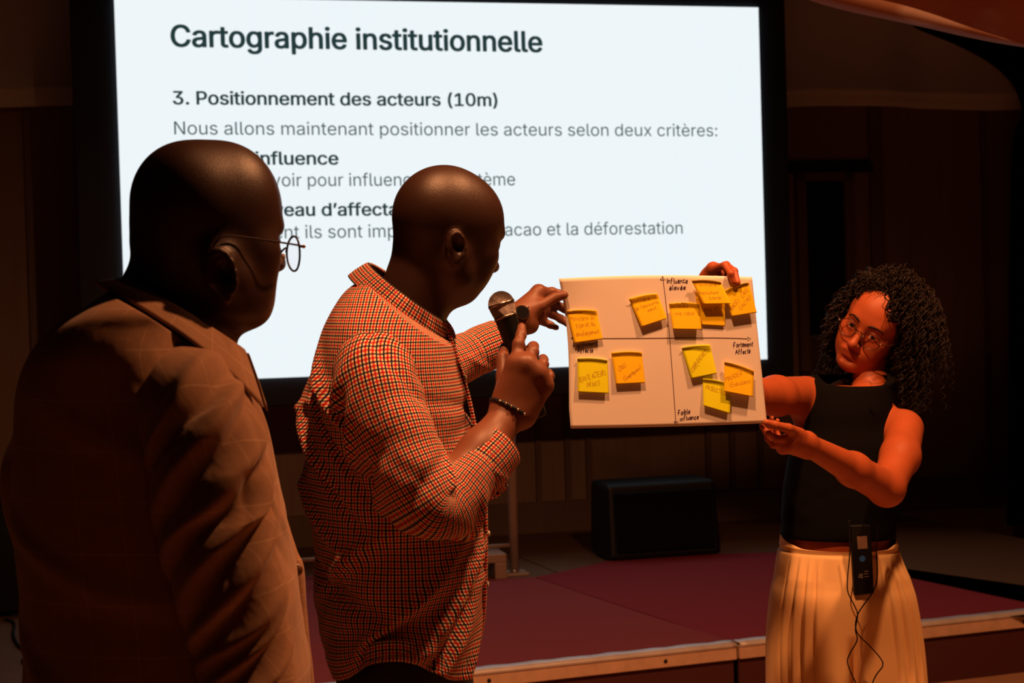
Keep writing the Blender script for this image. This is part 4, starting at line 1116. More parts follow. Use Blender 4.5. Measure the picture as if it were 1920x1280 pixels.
    for x, y in ((848, 640), (868, 708), (890, 800), (909, 900), (912, 1000), (910, 1095)):
        MB().ball(U(x, y, 2.592) + RT * .004, (.0025, .005, .005), (RT, arr([0, 1., 0]), UP), 12, 8).build('button', plain('button', (.5, .42, .35, 1), .3), pk, smooth=True)
    # dark trousers, shoes
    M_tr = plain('black_trousers', (.012, .011, .011, 1), .75, bump=(300, .2, .001))
    R = stack([(1180, 640, 872, 2.60, .150), (1230, 634, 878, 2.60, .160), (1290, 634, 876, 2.60, .165), (1370, 640, 872, 2.60, .165)], 30, 64, 2.4)
    grid_mesh('trouser_top', R, M_tr, p, closed=True)
    legs(B, p, hips, feet, fd, .100, M_tr)
    return p, h
man2, head2 = man_checked()

# microphone in his right hand
def microphone():
    a, b = U(940, 570, 2.566), U(1011, 783, 2.566); ax = (b - a) / np.linalg.norm(b - a)
    s_ = arr([0, -1., 0]); s_ = s_ - ax * np.dot(s_, ax); s_ /= np.linalg.norm(s_); t_ = np.cross(ax, s_)
    r = thing('microphone', a, 'black handheld microphone with a silver mesh head, gripped by the man in the checked shirt', 'microphone')
    M_gr = NT('mesh_grille'); pset(M_gr.b, **{'Base Color': (.42, .36, .34, 1), 'Metallic': 1., 'Roughness': .38})
    u_, v_, uvv = M_gr.uv(); 
    su = M_gr.math('SINE', M_gr.math('MULTIPLY', M_gr.math('ADD', u_, v_), 2 * math.pi * 330)); sv = M_gr.math('SINE', M_gr.math('MULTIPLY', M_gr.math('SUBTRACT', u_, v_), 2 * math.pi * 330))
    hgt = M_gr.math('MULTIPLY', su, sv); M_gr.bump(hgt, 1.0, .0018)
    hole = M_gr.math('GREATER_THAN', hgt, .25); M_gr.l(M_gr.mix(hole, (.45, .38, .36, 1), (.02, .018, .018, 1)), M_gr.b.inputs['Base Color'])
    def lathe(name, prof, mat, n=48, par=r):
        th = np.linspace(0, 2 * np.pi, n, endpoint=False)
        G_ = arr([[a + ax * z + rr * (math.cos(t) * s_ + math.sin(t) * t_) for t in th] for z, rr in prof])
        return grid_mesh(name, G_, mat, par, closed=True)
    R0 = .0212
    pr = [(-R0 * math.cos(q), max(.0003, R0 * math.sin(q))) for q in np.linspace(.02, 1.50, 26)]
    pr += [(.002 + .0 * q, R0) for q in (0,)] + [(.006, R0 * .985), (.012, R0 * .94), (.018, R0 * .88), (.0225, R0 * .82)]
    th = lathe('grille', pr, M_gr.m)
    lathe('grille_ring', [(-.002, R0 * 1.0), (-.002, R0 * 1.035), (.002, R0 * 1.035), (.002, R0 * 1.0)], plain('ring_metal', (.3, .26, .25, 1), .3, 1.), par=th)
    L = np.linalg.norm(b - a)
    hd = lathe('handle', [(.0215, .010), (.0215, .0178), (.024, .0182), (.028, .0178), (.06, .0168), (.10, .0150), (.15, .0138), (L - .012, .0135), (L - .004, .0128), (L, .010), (L, .0005)], M_blackp)
    lathe('collar_ring', [(.0195, .0165), (.0195, .0188), (.0235, .0188), (.0235, .0165)], plain('collar_metal', (.25, .2, .17, 1), .35, 1.))
    lathe('tail_ring', [(L - .03, .0134), (L - .03, .0146), (L - .022, .0146), (L - .022, .0134)], plain('tail_metal', (.2, .17, .16, 1), .35, 1.), par=hd)
    MB().box(a + ax * .075 + s_ * .0165, (.003, .002, .008), (t_, s_, ax), .001).build('switch', plain('switch_grey', (.05, .05, .05, 1), .5), hd)
microphone()

# bracelet on the right wrist, watch on the left wrist
def wrist_things():
    c, axd = U(957, 771, 2.50), U(985, 700, 2.495) - U(920, 830, 2.47)
    c2 = U(957, 770, 2.50)
    axd = U(972, 742, 2.498) - U(942, 798, 2.485)
    r = thing('bracelet', c2, 'thin black bracelet with metal beads on the wrist of the hand holding the microphone', 'bracelet')
    Rg = band(c2, axd, (1, 0, -.35), .0345, .0315, .0065, .003); Rg = Rg.copy()
    grid_mesh('strap', Rg, M_black, r, closed=True)
    a_ = axd / np.linalg.norm(axd); sd = arr([1, 0, -.35]); sd = sd - a_ * np.dot(sd, a_); sd /= np.linalg.norm(sd); bb = np.cross(a_, sd)
    for q in (-2.15, -1.85, -1.6, -1.3, -.95):
        pos = c2 + sd * .038 * math.cos(q) + bb * .035 * math.sin(q)
        if np.dot(bb, arr([0, -1, 0])) > 0: pos = c2 + sd * .038 * math.cos(q) - bb * .035 * math.sin(q)
        MB().ball(pos, .0022, None, 10, 6).build('bead', plain('bead_metal', (.75, .6, .5, 1), .2, 1.), r, smooth=True)
    c3 = U(973, 598, 3.0); ax3 = U(1000, 570, 3.02) - U(940, 634, 2.98)
    r2 = thing('wristwatch', c3, 'dark wristwatch on the left wrist, behind the microphone head', 'watch')
    grid_mesh('strap', band(c3, ax3, (0, -1, .5), .0260, .0245, .016, .003), M_black, r2, closed=True)
    nrm = arr([.15, -1, .35]); a3 = ax3 / np.linalg.norm(ax3); nrm = nrm - a3 * np.dot(nrm, a3); nrm /= np.linalg.norm(nrm); b3 = np.cross(a3, nrm)
    mb = MB(); pc_ = c3 + nrm * .029
    mb.tube([pc_ - nrm * .004, pc_ + nrm * .003, pc_ + nrm * .0045], [.0145, .0145, .013], 28)
    cs = mb.build('watch_case', plain('watch_metal', (.16, .12, .1, 1), .25, 1.), r2, smooth=False)
    MB().tube([pc_ + nrm * .0045, pc_ + nrm * .0052], .0118, 28).build('watch_face', plain('watch_glass', (.01, .01, .012, 1), .08), cs)
    MB().tube([pc_ + a3 * .014, pc_ + a3 * .018], .0025, 10).build('crown_knob', plain('crown_metal', (.7, .55, .45, 1), .2, 1.), cs)
    # ring on the thumb side: a small metal glint
wrist_things()
# ================================================================== the man in the brown jacket
SK_M1 = skin('skin_dark_brown', (.16, .06, .034), .40, .5)
SK_M1h = skin('scalp_dark_brown', (.040, .017, .011), .42, .4, .04, .5)
SK_M1l = skin('lip_dark', (.13, .04, .03), .4)
M_jack = windowpane('brown_windowpane', (.36, .19, .105, 1), (.58, .38, .24, 1), .062, .03)
def man_jacket():
    base = (-.46, 2.10, 0)
    h = Head(U(383, 447, 2.08), (.84, .03, -.54), (-.06, .998, 0), 1.0)
    B = Body(.0032)
    add_head(B, h, eye_z=-.014, ear_z=-.052, ear_x=-.014, cran=(.003, 0, .035), cr=(.094, .080, .091), nose_w=1.25, lip=1.2, jaw_w=1.12, fz=.85, ear_s=1.0, pr=.6, ck=.26)
    B.ell(h.W(.034, 0, .062), (.050, .060, .056), h.M, .03); B.ell(h.W(-.030, 0, .058), (.052, .066, .058), h.M, .03)
    B.cone(U(340, 470, 2.08), U(325, 640, 2.09), .062, .070, .03)
    for y_, x_ in ((418, 270), (458, 267)):                       # folds of the nape
        B.cone(U(x_ + 6, y_, 2.05), U(x_ + 12, y_, 2.13), .014, .014, .012)
    B.ell(U(468, 562, 2.08), (.02, .03, .020), None, .03)          # full chin and jowl
    B.ell(U(432, 585, 2.08), (.04, .05, .020), None, .03)
    B.ell(U(275, 760, 2.12), (.12, .14, .16), None, .05); B.ell(U(290, 1000, 2.12), (.13, .14, .2), None, .05); B.ell(arr([base[0], 2.12, .95]), (.13, .15, .14), None, .05)
    B.cone(U(320, 690, 2.09), U(365, 730, 2.02), .05, .045, .04); B.cone(U(320, 690, 2.09), U(190, 730, 2.18), .05, .045, .04)
    hips = [(base[0] + .03, 2.02, .90), (base[0] - .03, 2.20, .90)]; feet = [(base[0] + .06, 2.00, .09), (base[0] - .02, 2.24, .09)]; fd = (.90, .43, 0)
    body_legs(B, hips, feet, fd, .08)
    # arms hanging, hands by the thighs
    for k, (sh, el, wr) in enumerate(((U(370, 740, 2.01), U(398, 985, 1.925), arr([base[0] + .13, 1.93, .93])), (U(180, 740, 2.19), U(95, 930, 2.25), arr([base[0] - .17, 2.30, .95])))):
        B.cone(sh, el, .048, .038, .03); B.cone(el, wr, .038, .027, .02)
        d = arr([.25 if k == 0 else .1, .05, -1.0]); d /= np.linalg.norm(d); s_ = arr([.9, .43, 0]); o = np.cross(d, s_)
        inw = (1 if k == 0 else -1) * arr([-.2, .5, 0])
        mc = [wr + d * .088 + s_ * q for q in (.033, .012, -.01, -.030)]
        ch = [[m + d * a_ + inw * .02, m + d * (a_ + b_) + inw * .05, m + d * (a_ + b_ + .012) + inw * .085] for m, a_, b_ in zip(mc, (.04, .044, .041, .033), (.022, .024, .022, .018))]
        hand(B, (wr + s_ * .018, wr - s_ * .018), .022, mc, ch, [wr + s_ * .028 + d * .02, wr + s_ * .045 + d * .06 + inw * .02, wr + s_ * .045 + d * .092 + inw * .05, wr + s_ * .036 + d * .112 + inw * .07], fr=.0092, palm=.0145)
    def cls(P):
        q = h.L(P); return np.where(q[:, 2] < -.26, 2, ((np.abs(q[:, 2] + .0705) < .0125) & (np.abs(q[:, 1]) < .024) & (q[:, 0] > .088)).astype(int))
    p = body_mesh(B, 'person', [SK_M1h, SK_M1l, SK_M1], base, cls)
    tag(p, 'man with a shaved head and round glasses in a brown windowpane jacket, seen from behind', 'person')
    eyes(h, p, -.014 * .85, (.03, .012, .006, 1), (0, -.05))
    # jacket body
    A1 = (U(459, 661, 2.06) - U(240, 530, 2.10)) / 2; A2 = arr([.0, .084, -.016]); nn = np.cross(A1, A2); nn /= np.linalg.norm(nn); nn *= np.sign(nn[2])
    Cc = (U(459, 661, 2.06) + U(240, 530, 2.10)) / 2
    rows = [(535, 228, 400, 2.10, .085), (560, 200, 405, 2.10, .140), (585, 168, 405, 2.10, .178), (615, 124, 408, 2.11, .200), (660, 86, 422, 2.11, .210), (720, 60, 456, 2.11, .21), (800, 52, 492, 2.11, .21), (900, 48, 514, 2.11, .21), (1000, 52, 534, 2.11, .21), (1100, 62, 552, 2.11, .21), (1200, 68, 566, 2.11, .215), (1290, 62, 576, 2.11, .22), (1400, 55, 585, 2.11, .225), (1540, 50, 590, 2.11, .23)]
    fl = [(.22, -.5, .5, .22, .013, .009), (.27, -.6, .5, .2, .013, -.008), (.34, -2.2, .6, .08, .016, .006), (.47, -2.5, .6, .1, .018, .006), (.60, -1.9, .8, -.1, .018, -.007)] + rand_ridges(15, 24, .2, 1.0, .004, .018, .06)
    def post(R):
        hh = np.maximum(0, (R - Cc) @ nn + .030); return R - hh[..., None] * nn
    d0 = ridges(fl)
    R = stack(rows, 150, 150, 2.4, lambda v, th: d0(v, th) * np.clip((v - .08) / .1, 0, 1), post)
    jb = grid_mesh('jacket_body', hem(R, 'end', .005, .03), M_jack, p, closed=True, uref=.75)
    # right sleeve with deep folds; highlights come from the lamp overhead
    slp = [U(322, 705, 2.04), U(346, 752, 1.965), U(380, 826, 1.935), U(394, 910, 1.92), U(402, 985, 1.92), U(424, 1090, 1.92), U(450, 1200, 1.93), U(470, 1330, 1.935)]
    slr = [(.050, .052), (.068, .068), (.073, .072), (.068, .072), (.066, .070), (.062, .066), (.058, .060), (.053, .055)]
    # th: 0 = towards the viewer
    fl = []
    for v0, t0, sl, w_, am in ((.115, .5, -.02, .010, .010), (.135, .4, .0, .011, -.012), (.165, .5, .05, .012, .014), (.185, .55, .06, .010, -.013), (.215, .5, .055, .013, .015), (.240, .55, .05, .011, -.015), (.27, .5, .07, .014, .013), (.295, .4, .06, .011, -.013), (.325, .55, .05, .015, .014), (.35, .6, .03, .011, -.012), (.375, .5, .0, .012, .010),
                              (.405, .6, .04, .011, .013), (.425, .5, .03, .010, -.014), (.45, .55, -.01, .010, .014), (.472, .5, .03, .010, -.013), (.50, .65, .06, .012, .012), (.525, .6, .04, .011, -.011), (.55, .6, .03, .012, .011), (.58, .6, .03, .012, -.009), (.61, .6, .02, .012, .009)):
        fl.append((v0, -.35 + (t0 - .5), 1.15, .030 + abs(sl) * .25, w_ * .95, am * 1.15))
    fl += rand_ridges(21, 20, .08, .7, .004, .011, .07)
    R = tube_rings(slp, slr, 150, 110, (0, -1, 0), ridges(fl))
    s1 = grid_mesh('sleeve', hem(R, 'end', .004, .02), M_jack, p, closed=True)
    R = tube_rings([U(215, 700, 2.13), U(175, 745, 2.19), U(125, 830, 2.235), U(92, 915, 2.25), arr([base[0] - .175, 2.265, 1.17]), arr([base[0] - .17, 2.29, .99])], [(.05, .05), (.062, .062), (.066, .068), (.064, .066), (.058, .06), (.052, .054)], 90, 80, (0, -1, 0), ridges(rand_ridges(23, 26, .1, .6, .007, .012, .06)))
    grid_mesh('sleeve', hem(R, 'end', .004, .02), M_jack, p, closed=True)
    collar('collar', Cc, A1, A2, nn, .08, .036, .024, .042, M_jack, p, open_ang=.16, flare=.022)
    # far front panel of the open jacket, seen past the near one
    e = [(486, 800, 2.20), (505, 870, 2.22), (528, 965, 2.24), (548, 1030, 2.24), (561, 1062, 2.24), (566, 1130, 2.24), (572, 1200, 2.24), (582, 1300, 2.24), (590, 1540, 2.24)]
    P0 = crom([U(*q) for q in e], 60); rows_ = [P0 + arr([0, .012, 0]) - RT * .004, P0 + RT * .003, P0 + RT * .006 + arr([0, -.006, 0]), P0 + arr([0, -.012, 0]), P0 + arr([0, -.016, 0]) - RT * .02, P0 + arr([0, .02, 0]) - RT * .07]
    grid_mesh('front_panel', arr(rows_), M_jack, p, thick=.003)
    mb = MB(); c = U(556, 1068, 2.215); MB().ball(c, (.009, .004, .009), (RT, arr([0, 1., 0]), UP), 14, 8).build('button', plain('jacket_button', (.12, .06, .035, 1), .35), p, smooth=True)
    MB().ball(U(568, 1206, 2.215), (.003, .003, .003), None, 10, 6).build('button', plain('bright_rivet', (.9, .85, .8, 1), .15, 1.), p, smooth=True)
    M_tr = plain('dark_trousers', (.014, .012, .012, 1), .8)
    legs(B, p, hips, feet, fd, .112, M_tr)
    return p, h
man1, head1 = man_jacket()
glasses(head1, 'eyeglasses', 'round thin-rimmed glasses on the man in the brown jacket', (.112, -.022), .0265, .0235, .0014, plain('rim_plum', (.022, .006, .014, 1), .6, .0, spec=.2), (-.012, .080, -.010), sep=.0355)
# ================================================================== the woman holding the paper
SK_W = skin('skin_light', (.43, .098, .030), .5, .35, .05)
SK_Wl = skin('lip_rose', (.36, .07, .03), .45)
M_hair = NT('dark_curls'); pset(M_hair.b, **{'Base Color': (.012, .005, .003, 1), 'Roughness': .55, 'Specular IOR Level': .3}); M_hair = M_hair.m
M_top = plain('black_knit', (.0035, .003, .003, 1), .9, spec=.08, bump=(220, .3, .001))
M_tro = plain('cream_linen', (.88, .57, .26, 1), .85, spec=.15, bump=(500, .25, .0008))
def woman():
    base = (.735, 3.66, 0)
    h = Head(U(1644, 609, 3.75), (-.574, -.142, .804), (.35, .85, .40), .92)
    B = Body(.0026)
    add_head(B, h, eye_z=-.004, cran=(-.006, 0, .030), cr=(.095, .074, .086), nose_w=.82, lip=.6, mz=.8, jaw_w=.94, ear_s=.9)
    B.cone(h.W(-.034, .004, -.05), U(1628, 775, 3.72), .043, .046, .012)
    B.cone(U(1615, 790, 3.70), U(1520, 752, 3.68), .042, .034, .05); B.cone(U(1615, 790, 3.70), U(1690, 805, 3.63), .042, .034, .05)
    B.ell(U(1582, 800, 3.66), (.112, .078, .09), None, .05); B.ell(U(1575, 890, 3.65), (.108, .085, .11), None, .05); B.ell(U(1571, 1004, 3.643), (.122, .105, .115), None, .05)
    B.ell(U(1580, 1100, 3.65), (.125, .10, .10), None, .05)
    hips = [(base[0] - .085, 3.66, .82), (base[0] + .085, 3.66, .82)]; feet = [(base[0] - .10, 3.66, .08), (base[0] + .10, 3.68, .08)]; fd = (-.35, -.94, 0)
    body_legs(B, hips, feet, fd, .07)
    # right arm, behind the paper and up over its top edge
    sh, el, wr = U(1508, 741, 3.68), U(1398, 742, 3.39), U(1342, 572, 3.215)
    B.cone(sh, U(1455, 742, 3.53), .044, .042, .03); B.cone(U(1455, 742, 3.53), el, .042, .036, .02); B.cone(el, U(1375, 672, 3.31), .036, .034, .02); B.cone(U(1375, 672, 3.31), wr, .034, .0225, .02)
    mc = [U(1337, 503, 3.150), U(1334, 510, 3.165), U(1327, 517, 3.170), U(1320, 527, 3.172)]
    ch = [[U(1359, 497.5, 3.118), U(1370, 513, 3.095), U(1374.5, 529, 3.0955)],
          [U(1362, 497, 3.145), U(1377, 508, 3.115), U(1383.5, 530, 3.0975)],
          [U(1347, 507, 3.150), U(1357, 515, 3.140), U(1358, 535, 3.132)],
          [U(1334, 513, 3.155), U(1345, 518, 3.145), U(1346, 537, 3.135)]]
    hand(B, (U(1334, 566, 3.21), U(1350, 574, 3.225)), .0175, mc, ch, [U(1350, 558, 3.19), U(1362, 548, 3.155), U(1370, 540, 3.132), U(1374, 530, 3.122)], fr=.0072, palm=.0115, thr=.0085)
    # left arm, forearm across to the lower right corner of the paper
    sh, el, wr = U(1697, 803, 3.60), U(1662, 915, 3.40), U(1519, 836, 3.20)
    B.cone(sh, U(1688, 855, 3.50), .041, .041, .03); B.cone(U(1688, 855, 3.50), el, .041, .0365, .02)
    B.cone(el, U(1600, 880, 3.315), .0365, .034, .02); B.cone(U(1600, 880, 3.315), wr, .033, .0225, .02)
    mc = [U(1484, 822, 3.155), U(1475, 834, 3.155), U(1468, 838, 3.165), U(1465, 834, 3.185)]
    ch = [[U(1455, 822, 3.135), U(1440, 812, 3.128), U(1428, 799, 3.130)],
          [U(1450, 833, 3.150), U(1441, 822, 3.150), U(1432, 802, 3.150)],
          [U(1450, 826, 3.178), U(1443, 808, 3.180), U(1447, 784, 3.175)],
          [U(1457, 815, 3.195), U(1453, 800, 3.195), U(1458, 788, 3.190)]]
    hand(B, (U(1512, 824, 3.185), U(1512, 842, 3.20)), .0175, mc, ch, [U(1500, 812, 3.165), U(1478, 803, 3.130), U(1453, 797, 3.114), U(1437, 792, 3.1085)], fr=.0072, palm=.0118, thr=.0085)
    def cls(P):
        q = h.L(P); return ((np.abs(q[:, 2] + .0715) < .0105) & (np.abs(q[:, 1]) < .022) & (q[:, 0] > .088)).astype(int)
    p = body_mesh(B, 'person', [SK_W, SK_Wl], base, cls)
    tag(p, 'woman with dark curly hair and glasses in a black sleeveless top and cream trousers', 'person')
    eyes(h, p, -.004, (.10, .06, .03, 1), (.10, .10))
    mb = MB()
    for y in (-1, 1):
        mb = MB(); q = crom([h.W(.0985, y * .013, .0175), h.W(.0995, y * .025, .0225), h.W(.094, y * .039, .0220), h.W(.083, y * .050, .014)], 16)
        mb.tube(q, np.linspace(.0036, .0014, 16), 8); mb.build('eyebrow', M_hair, p, smooth=True)
    # sleeveless top
    rows = [(703, 1534, 1662, 3.69, .052), (708, 1514, 1676, 3.685, .082), (730, 1505, 1670, 3.68, .096), (765, 1499, 1670, 3.67, .106), (800, 1496, 1668, 3.66, .103), (840, 1484, 1678, 3.65, .108), (900, 1472, 1673, 3.645, .108), (955, 1467, 1672, 3.64, .108), (1002, 1464, 1677, 3.64, .110)]
    dd = ridges(rand_ridges(41, 16, .1, .4, .003, .012, .06))
    R = stack(rows, 60, 110, 2.3, dd)
    _t = np.linspace(0, 2 * np.pi, R.shape[1], endpoint=False); _k = np.clip(1 - np.arange(len(R)) / 14., 0, 1)
    R[:, :, 2] -= _k[:, None] * .034 * np.clip(-np.sin(_t), 0, 1)[None] ** 1.2
    grid_mesh('sleeveless_top', hem(R, 'end', .003, .02), M_top, p, closed=True)
    th = np.linspace(0, 2 * np.pi, 60, endpoint=False)   # straight round neckline band
    nk = [U(1616, 738, 3.69) + math.cos(t) * .062 * RT + math.sin(t) * .060 * arr([0, 1., .45]) for t in th]
    MB().tube(nk, .008, 8, closed=True).build('neckband', M_top, p, smooth=True)
    # wide pleated trousers, one loft with a crease between the legs
    rows = [(1004, 1465, 1677, 3.64, .116), (1018, 1464, 1680, 3.64, .119), (1050, 1455, 1690, 3.64, .127), (1085, 1448, 1702, 3.64, .136), (1120, 1441, 1712, 3.64, .144), (1200, 1434, 1725, 3.65, .150), (1290, 1434, 1733, 3.65, .155), (1450, 1432, 1745, 3.66, .16), (1640, 1432, 1750, 3.67, .16), (1780, 1434, 1750, 3.67, .158)]
    def tr(v, th):
        xi = np.cos(th); fr = (np.sin(th) < 0)
        o = np.zeros_like(th); g = min(1, max(0, (v - .035) / .05)); fade = 1 - .45 * min(1, max(0, (v - .3) / .4))
        sp = .25 * min(1, max(0, (v - .03) / .35))          # pleats fan out
        for p_, a_ in ((-.86, .006), (-.73, .007), (-.60, .007), (-.47, .006), (.50, .006), (.64, .007), (.78, .008), (.90, .006)):
            c_ = p_ * (1 + .06 * sp)
            o += a_ * g * fade * np.exp(-((xi - c_ - .035) / .05) ** 2) - 1.1 * a_ * g * fade * np.exp(-((xi - c_ + .012) / .016) ** 2)
        o += .004 * g * np.sin(xi * 9 + 1)
        cr_ = min(1, max(0, (v - .20) / .14))
        o -= (.06 * cr_) * np.exp(-((xi + .02) / (.055 - .02 * cr_)) ** 2)
        if v < .02: o += .0015
        o -= .003 * math.exp(-((v - .028) / .004) ** 2)
        return o
    def post(R):
        th = np.linspace(0, 2 * np.pi, R.shape[1], endpoint=False); n = len(R)
        dip = .032 * np.clip(-np.sin(th), 0, 1) ** 1.2
        w_ = np.clip(1 - np.arange(n) / (n * .12), 0, 1)
        R[:, :, 2] -= w_[:, None] * dip[None]; return R
    R = stack(rows, 170, 260, 2.15, tr, post)
    grid_mesh('trousers', hem(hem(R, 'end', .004, .02), 'start', .003, .02), M_tro, p, closed=True)
    for ft in feet: shoe('shoe', arr(ft) - arr(fd) * .07 - arr([0, 0, .08]), arr(ft) + arr(fd) * .17 - arr([0, 0, .08]), .088, M_leather, p)
    # hair: a soft mass over the skull and several hundred curls
    Hb = Body(.005)
    Hb.ell(h.W(-.022, 0, .036), arr([.108, .094, .096]) * .92, h.M, .02)
    Hb.ell(h.W(-.07, 0, -.03), arr([.065, .095, .10]) * .92, h.M, .04)
    for y in (-1, 1): Hb.ell(h.W(-.035, y * .085, -.05), arr([.05, .035, .085]) * .92, h.M, .04)
    Hb.ell(h.W(.105, 0, -.015), arr([.075, .066, .098]) * .92, h.M, .02, True)
    Hb.ell(h.W(.03, 0, -.12), arr([.09, .055, .08]) * .92, h.M, .02, True)
    HV, HF = Hb.mesh(); g = np.random.default_rng(3)
    HV = HV + (.004 * np.sin(HV @ arr([210, 90, 130])) + .003 * np.sin(HV @ arr([-120, 230, 90])))[:, None] * arr([0.3, .5, .5])
    mb = MB(); mb.add(HV, HF)
    hair = mb.build('hair', M_hair, p, smooth=True)
    cb = MB(); nst = 0; down = arr([0, 0, -1.])
    head_c = h.W(-.01, 0, .02)
    while nst < 1420:
        d = g.normal(size=3); d /= np.linalg.norm(d); front = 1050 <= nst < 1200; side = nst >= 1200
        if front: d = arr([g.uniform(.35, .72), g.uniform(-.75, .75), .8]); d /= np.linalg.norm(d)
        if d[2] < -.75 and not side: continue
        if side: d = arr([g.uniform(-.1, .35), g.choice([-1, 1, 1]) * 1.0, g.uniform(-.75, -.1)]); d /= np.linalg.norm(d)
        L0 = arr([-.012 + .098 * d[0], .080 * d[1], .036 + .088 * d[2]])
        if not front and L0[0] > .052 and L0[2] < .074 and abs(L0[1]) < .066: continue
        if not side and L0[0] > .02 and L0[2] < .0: continue
        if L0[2] < -.035 and not side: continue
        q = h.W(*L0); nrm = h.M @ arr([d[0], d[1], d[2]]); Ls = (g.uniform(.08, .175) if L0[1] > 0 else g.uniform(.12, .235)) if L0[0] < .03 else g.uniform(.06, .13)
        if g.random() < .06: Ls += .06
        if front: Ls = g.uniform(.035, .07)
        if side: Ls = g.uniform(.11, .21)
        n = 34; st = Ls / n; P = [q]; v = nrm * 1.0 + g.normal(0, .35, 3) + (h.l * np.sign(L0[1] + .001) * (.6 + .5 * front) - h.f * (.7 + .6 * front)) * (L0[0] > .03 and not side) + (h.f * (1.5 if L0[1] > 0 else .5) + h.l * .2 * np.sign(L0[1])) * side; ok = True
        for i in range(n):
            t = i / n
            v = v * .80 + down * (.09 + .26 * t) * (1 - .8 * front) + nrm * (.05 * (1 - t)) + g.normal(0, .04, 3)
            q = q + st * v / np.linalg.norm(v)
            l = h.L(q[None])[0]
            if l[0] > .030 and abs(l[1]) < .072 and l[2] < .062 and not (side and l[2] < -.10 and abs(l[1]) > .03):      # keep the face clear
                l[1] = math.copysign(.074, l[1]) if abs(l[1]) > .045 else l[1]
                if abs(l[1]) < .07: ok = False; break
                l[0] = min(l[0], .034); q = h.W(*l)
            P.append(q)
        if not ok: continue
        P = arr(P); T = np.gradient(P, axis=0); T /= np.linalg.norm(T, axis=1)[:, None]
        a = np.cross(T, g.normal(size=3)); a /= np.linalg.norm(a, axis=1)[:, None]; b = np.cross(T, a)
        pit = g.uniform(.020, .034); am = g.uniform(.0035, .0075); s_ = np.arange(n + 1) * st; ph = g.uniform(0, 6.3); am_ = am * np.clip(s_ / .03, 0, 1)
        P2 = crom(P, 68); T = np.gradient(P2, axis=0); T /= np.linalg.norm(T, axis=1)[:, None]
        a0 = g.normal(size=3); a = a0[None] - T * (T @ a0)[:, None]; a /= np.linalg.norm(a, axis=1)[:, None]; b = np.cross(T, a)
        s_ = np.linspace(0, Ls, 68); am_ = am * np.clip(s_ / .03, 0, 1)
        P2 = P2 + (am_ * np.cos(ph + 2 * np.pi * s_ / pit))[:, None] * a + (am_ * np.sin(ph + 2 * np.pi * s_ / pit))[:, None] * b
        cb.tube(P2, np.r_[np.linspace(.0014, .0018, 30), np.linspace(.0018, .0005, 38)], 3, caps=False); nst += 1
    tag(cb.build('curls', M_hair, hair, smooth=True), 'loose dark ringlets', kind='stuff')
    return p, h
wom, head3 = woman()
glasses(head3, 'eyeglasses', 'fine gold-rimmed glasses on the curly-haired woman', (.104, -.011), .0245, .0225, .0012, plain('rim_bronze', (.10, .04, .03, 1), .3, .5), (-.006, .076, .004), sep=.0345)

# headphones resting round her neck, receiver hanging at her waist
def headset():
    r = thing('headphones', U(1590, 760, 3.60), 'black headphones resting around the neck of the woman', 'headphones')
    pts = [U(1550, 740, 3.610), U(1562, 722, 3.68), U(1600, 712, 3.78), U(1650, 725, 3.79), U(1668, 748, 3.70), U(1645, 762, 3.590)]
    MB().tube(crom(pts, 40), .006, 8).build('headband', M_blackp, r, smooth=True)
    for c in (U(1560, 748, 3.602), U(1634, 768, 3.585)):
        ax_ = arr([.82, -.45, .35]) * (1 if c[0] > .75 else -1) * arr([1, 1, 1]); ax_ = ax_ / np.linalg.norm(ax_)
        if ax_[1] > 0: ax_ = ax_ * arr([1, -1, -1])
        e = MB().tube([c - ax_ * .008, c - ax_ * .003, c + ax_ * .006, c + ax_ * .009], [.016, .020, .020, .012], 24).build('ear_cup', M_top, r)
        MB().tube([c + ax_ * .0085, c + ax_ * .0105], .008, 20).build('cap_ring', M_top, e)
headset()
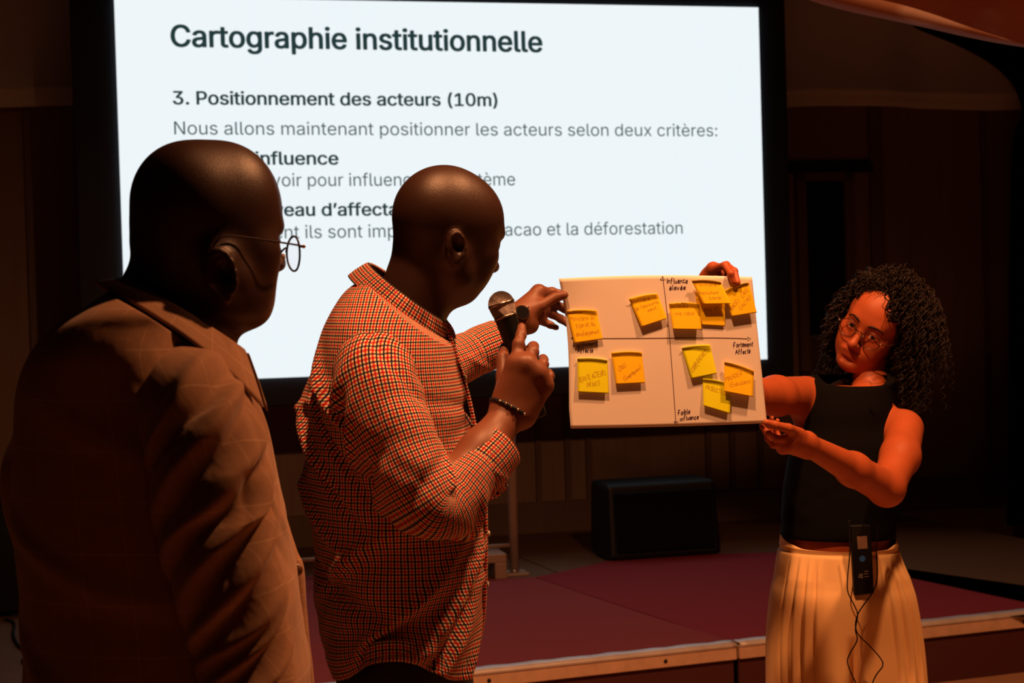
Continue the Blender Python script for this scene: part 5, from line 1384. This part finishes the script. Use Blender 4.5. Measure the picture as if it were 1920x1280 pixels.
def receiver():
    c0, c1 = U(1606, 990, 3.50), U(1619, 1115, 3.49)
    r = thing('audio_receiver', c1, 'flat black audio receiver hanging in front of her trousers with thin looping cables', 'receiver')
    V = []; q = [(1594, 985), (1633, 983), (1639, 1113), (1602, 1117)]
    f = [U(x, y, 3.487) for x, y in q]; b = [p + arr([0, .016, 0]) for p in f]
    bm = bmesh.new(); vs = [bm.verts.new(tuple(p)) for p in f + b]
    for fc in ((3, 2, 1, 0), (4, 5, 6, 7), (0, 1, 5, 4), (1, 2, 6, 5), (2, 3, 7, 6), (3, 0, 4, 7)): bm.faces.new([vs[i] for i in fc])
    bmesh.ops.bevel(bm, geom=list(bm.edges), offset=.0025, segments=2, affect='EDGES', profile=.5); bmesh.ops.recalc_face_normals(bm, faces=bm.faces); bm.verts.index_update()
    body = mesh('case', [tuple(v.co) for v in bm.verts], [[v.index for v in fc.verts] for fc in bm.faces], M_blackp, r, smooth=False); bm.free()
    def at(s, t, off=.0006):
        p = (f[0] * (1 - s) + f[1] * s) * (1 - t) + (f[3] * (1 - s) + f[2] * s) * t; return p - arr([0, off, 0])
    MB().add([at(.30, .16), at(.78, .16), at(.78, .34), at(.30, .34), at(.30, .16, -.001), at(.78, .16, -.001), at(.78, .34, -.001), at(.30, .34, -.001)], [(3, 2, 1, 0), (0, 1, 5, 4), (1, 2, 6, 5), (2, 3, 7, 6), (3, 0, 4, 7)]).build('square_label', plain('grey_label', (.24, .15, .11, 1), .6), body)
    th = np.linspace(0, 2 * np.pi, 24, endpoint=False); cc = at(.5, .48)
    MB().add([cc] + [at(.5 + .15 * math.cos(t), .48 + .045 * math.sin(t)) for t in th], [(0, 1 + i, 1 + (i + 1) % 24) for i in range(24)]).build('blue_dot', plain('blue_print', (.02, .12, .45, 1), .5), body)
    M_pr = plain('pale_print', (.55, .42, .36, 1), .6)
    mb = MB(); lettering(mb, 'CE', lambda u, v: at(.27 + .14 * u, .745 - .045 * v, .0008), .0009, arr([0, -1., 0]), 3, .01); mb.build('print_marks', M_pr, body)
    for x0, x1, y in ((.58, .78, .665), (.55, .76, .70), (.56, .80, .74)):
        MB().ribbon([at(x0, y, .0008), at((x0 + x1) / 2, y, .0008), at(x1, y, .0008)], .0012, arr([0, -1., 0])).build('print_marks', M_pr, body)
    # cables: both loops hang in front of the trousers and cross below the case
    d_ = 3.478
    l1 = [(1592, 975), (1593, 1000), (1593, 1040), (1589, 1085), (1590, 1110), (1602, 1135), (1608, 1152), (1604, 1180), (1607, 1200), (1594, 1224), (1589, 1240), (1596, 1262), (1606, 1285), (1612, 1330), (1618, 1370)]
    l2 = [(1646, 985), (1643, 1030), (1645, 1075), (1639, 1105), (1622, 1130), (1609, 1150), (1604, 1172), (1610, 1190), (1632, 1212), (1651, 1234), (1655, 1248), (1643, 1265), (1635, 1285), (1630, 1330), (1620, 1370)]
    for l in (l1, l2):
        P = [U(x, y, 3.49 - .012 - .010 * min(1, max(0, (y - 1040) / 150.))) for x, y in l]
        MB().tube(crom(P, 110), .0014, 6).build('cable', M_black, r, smooth=True)
receiver()
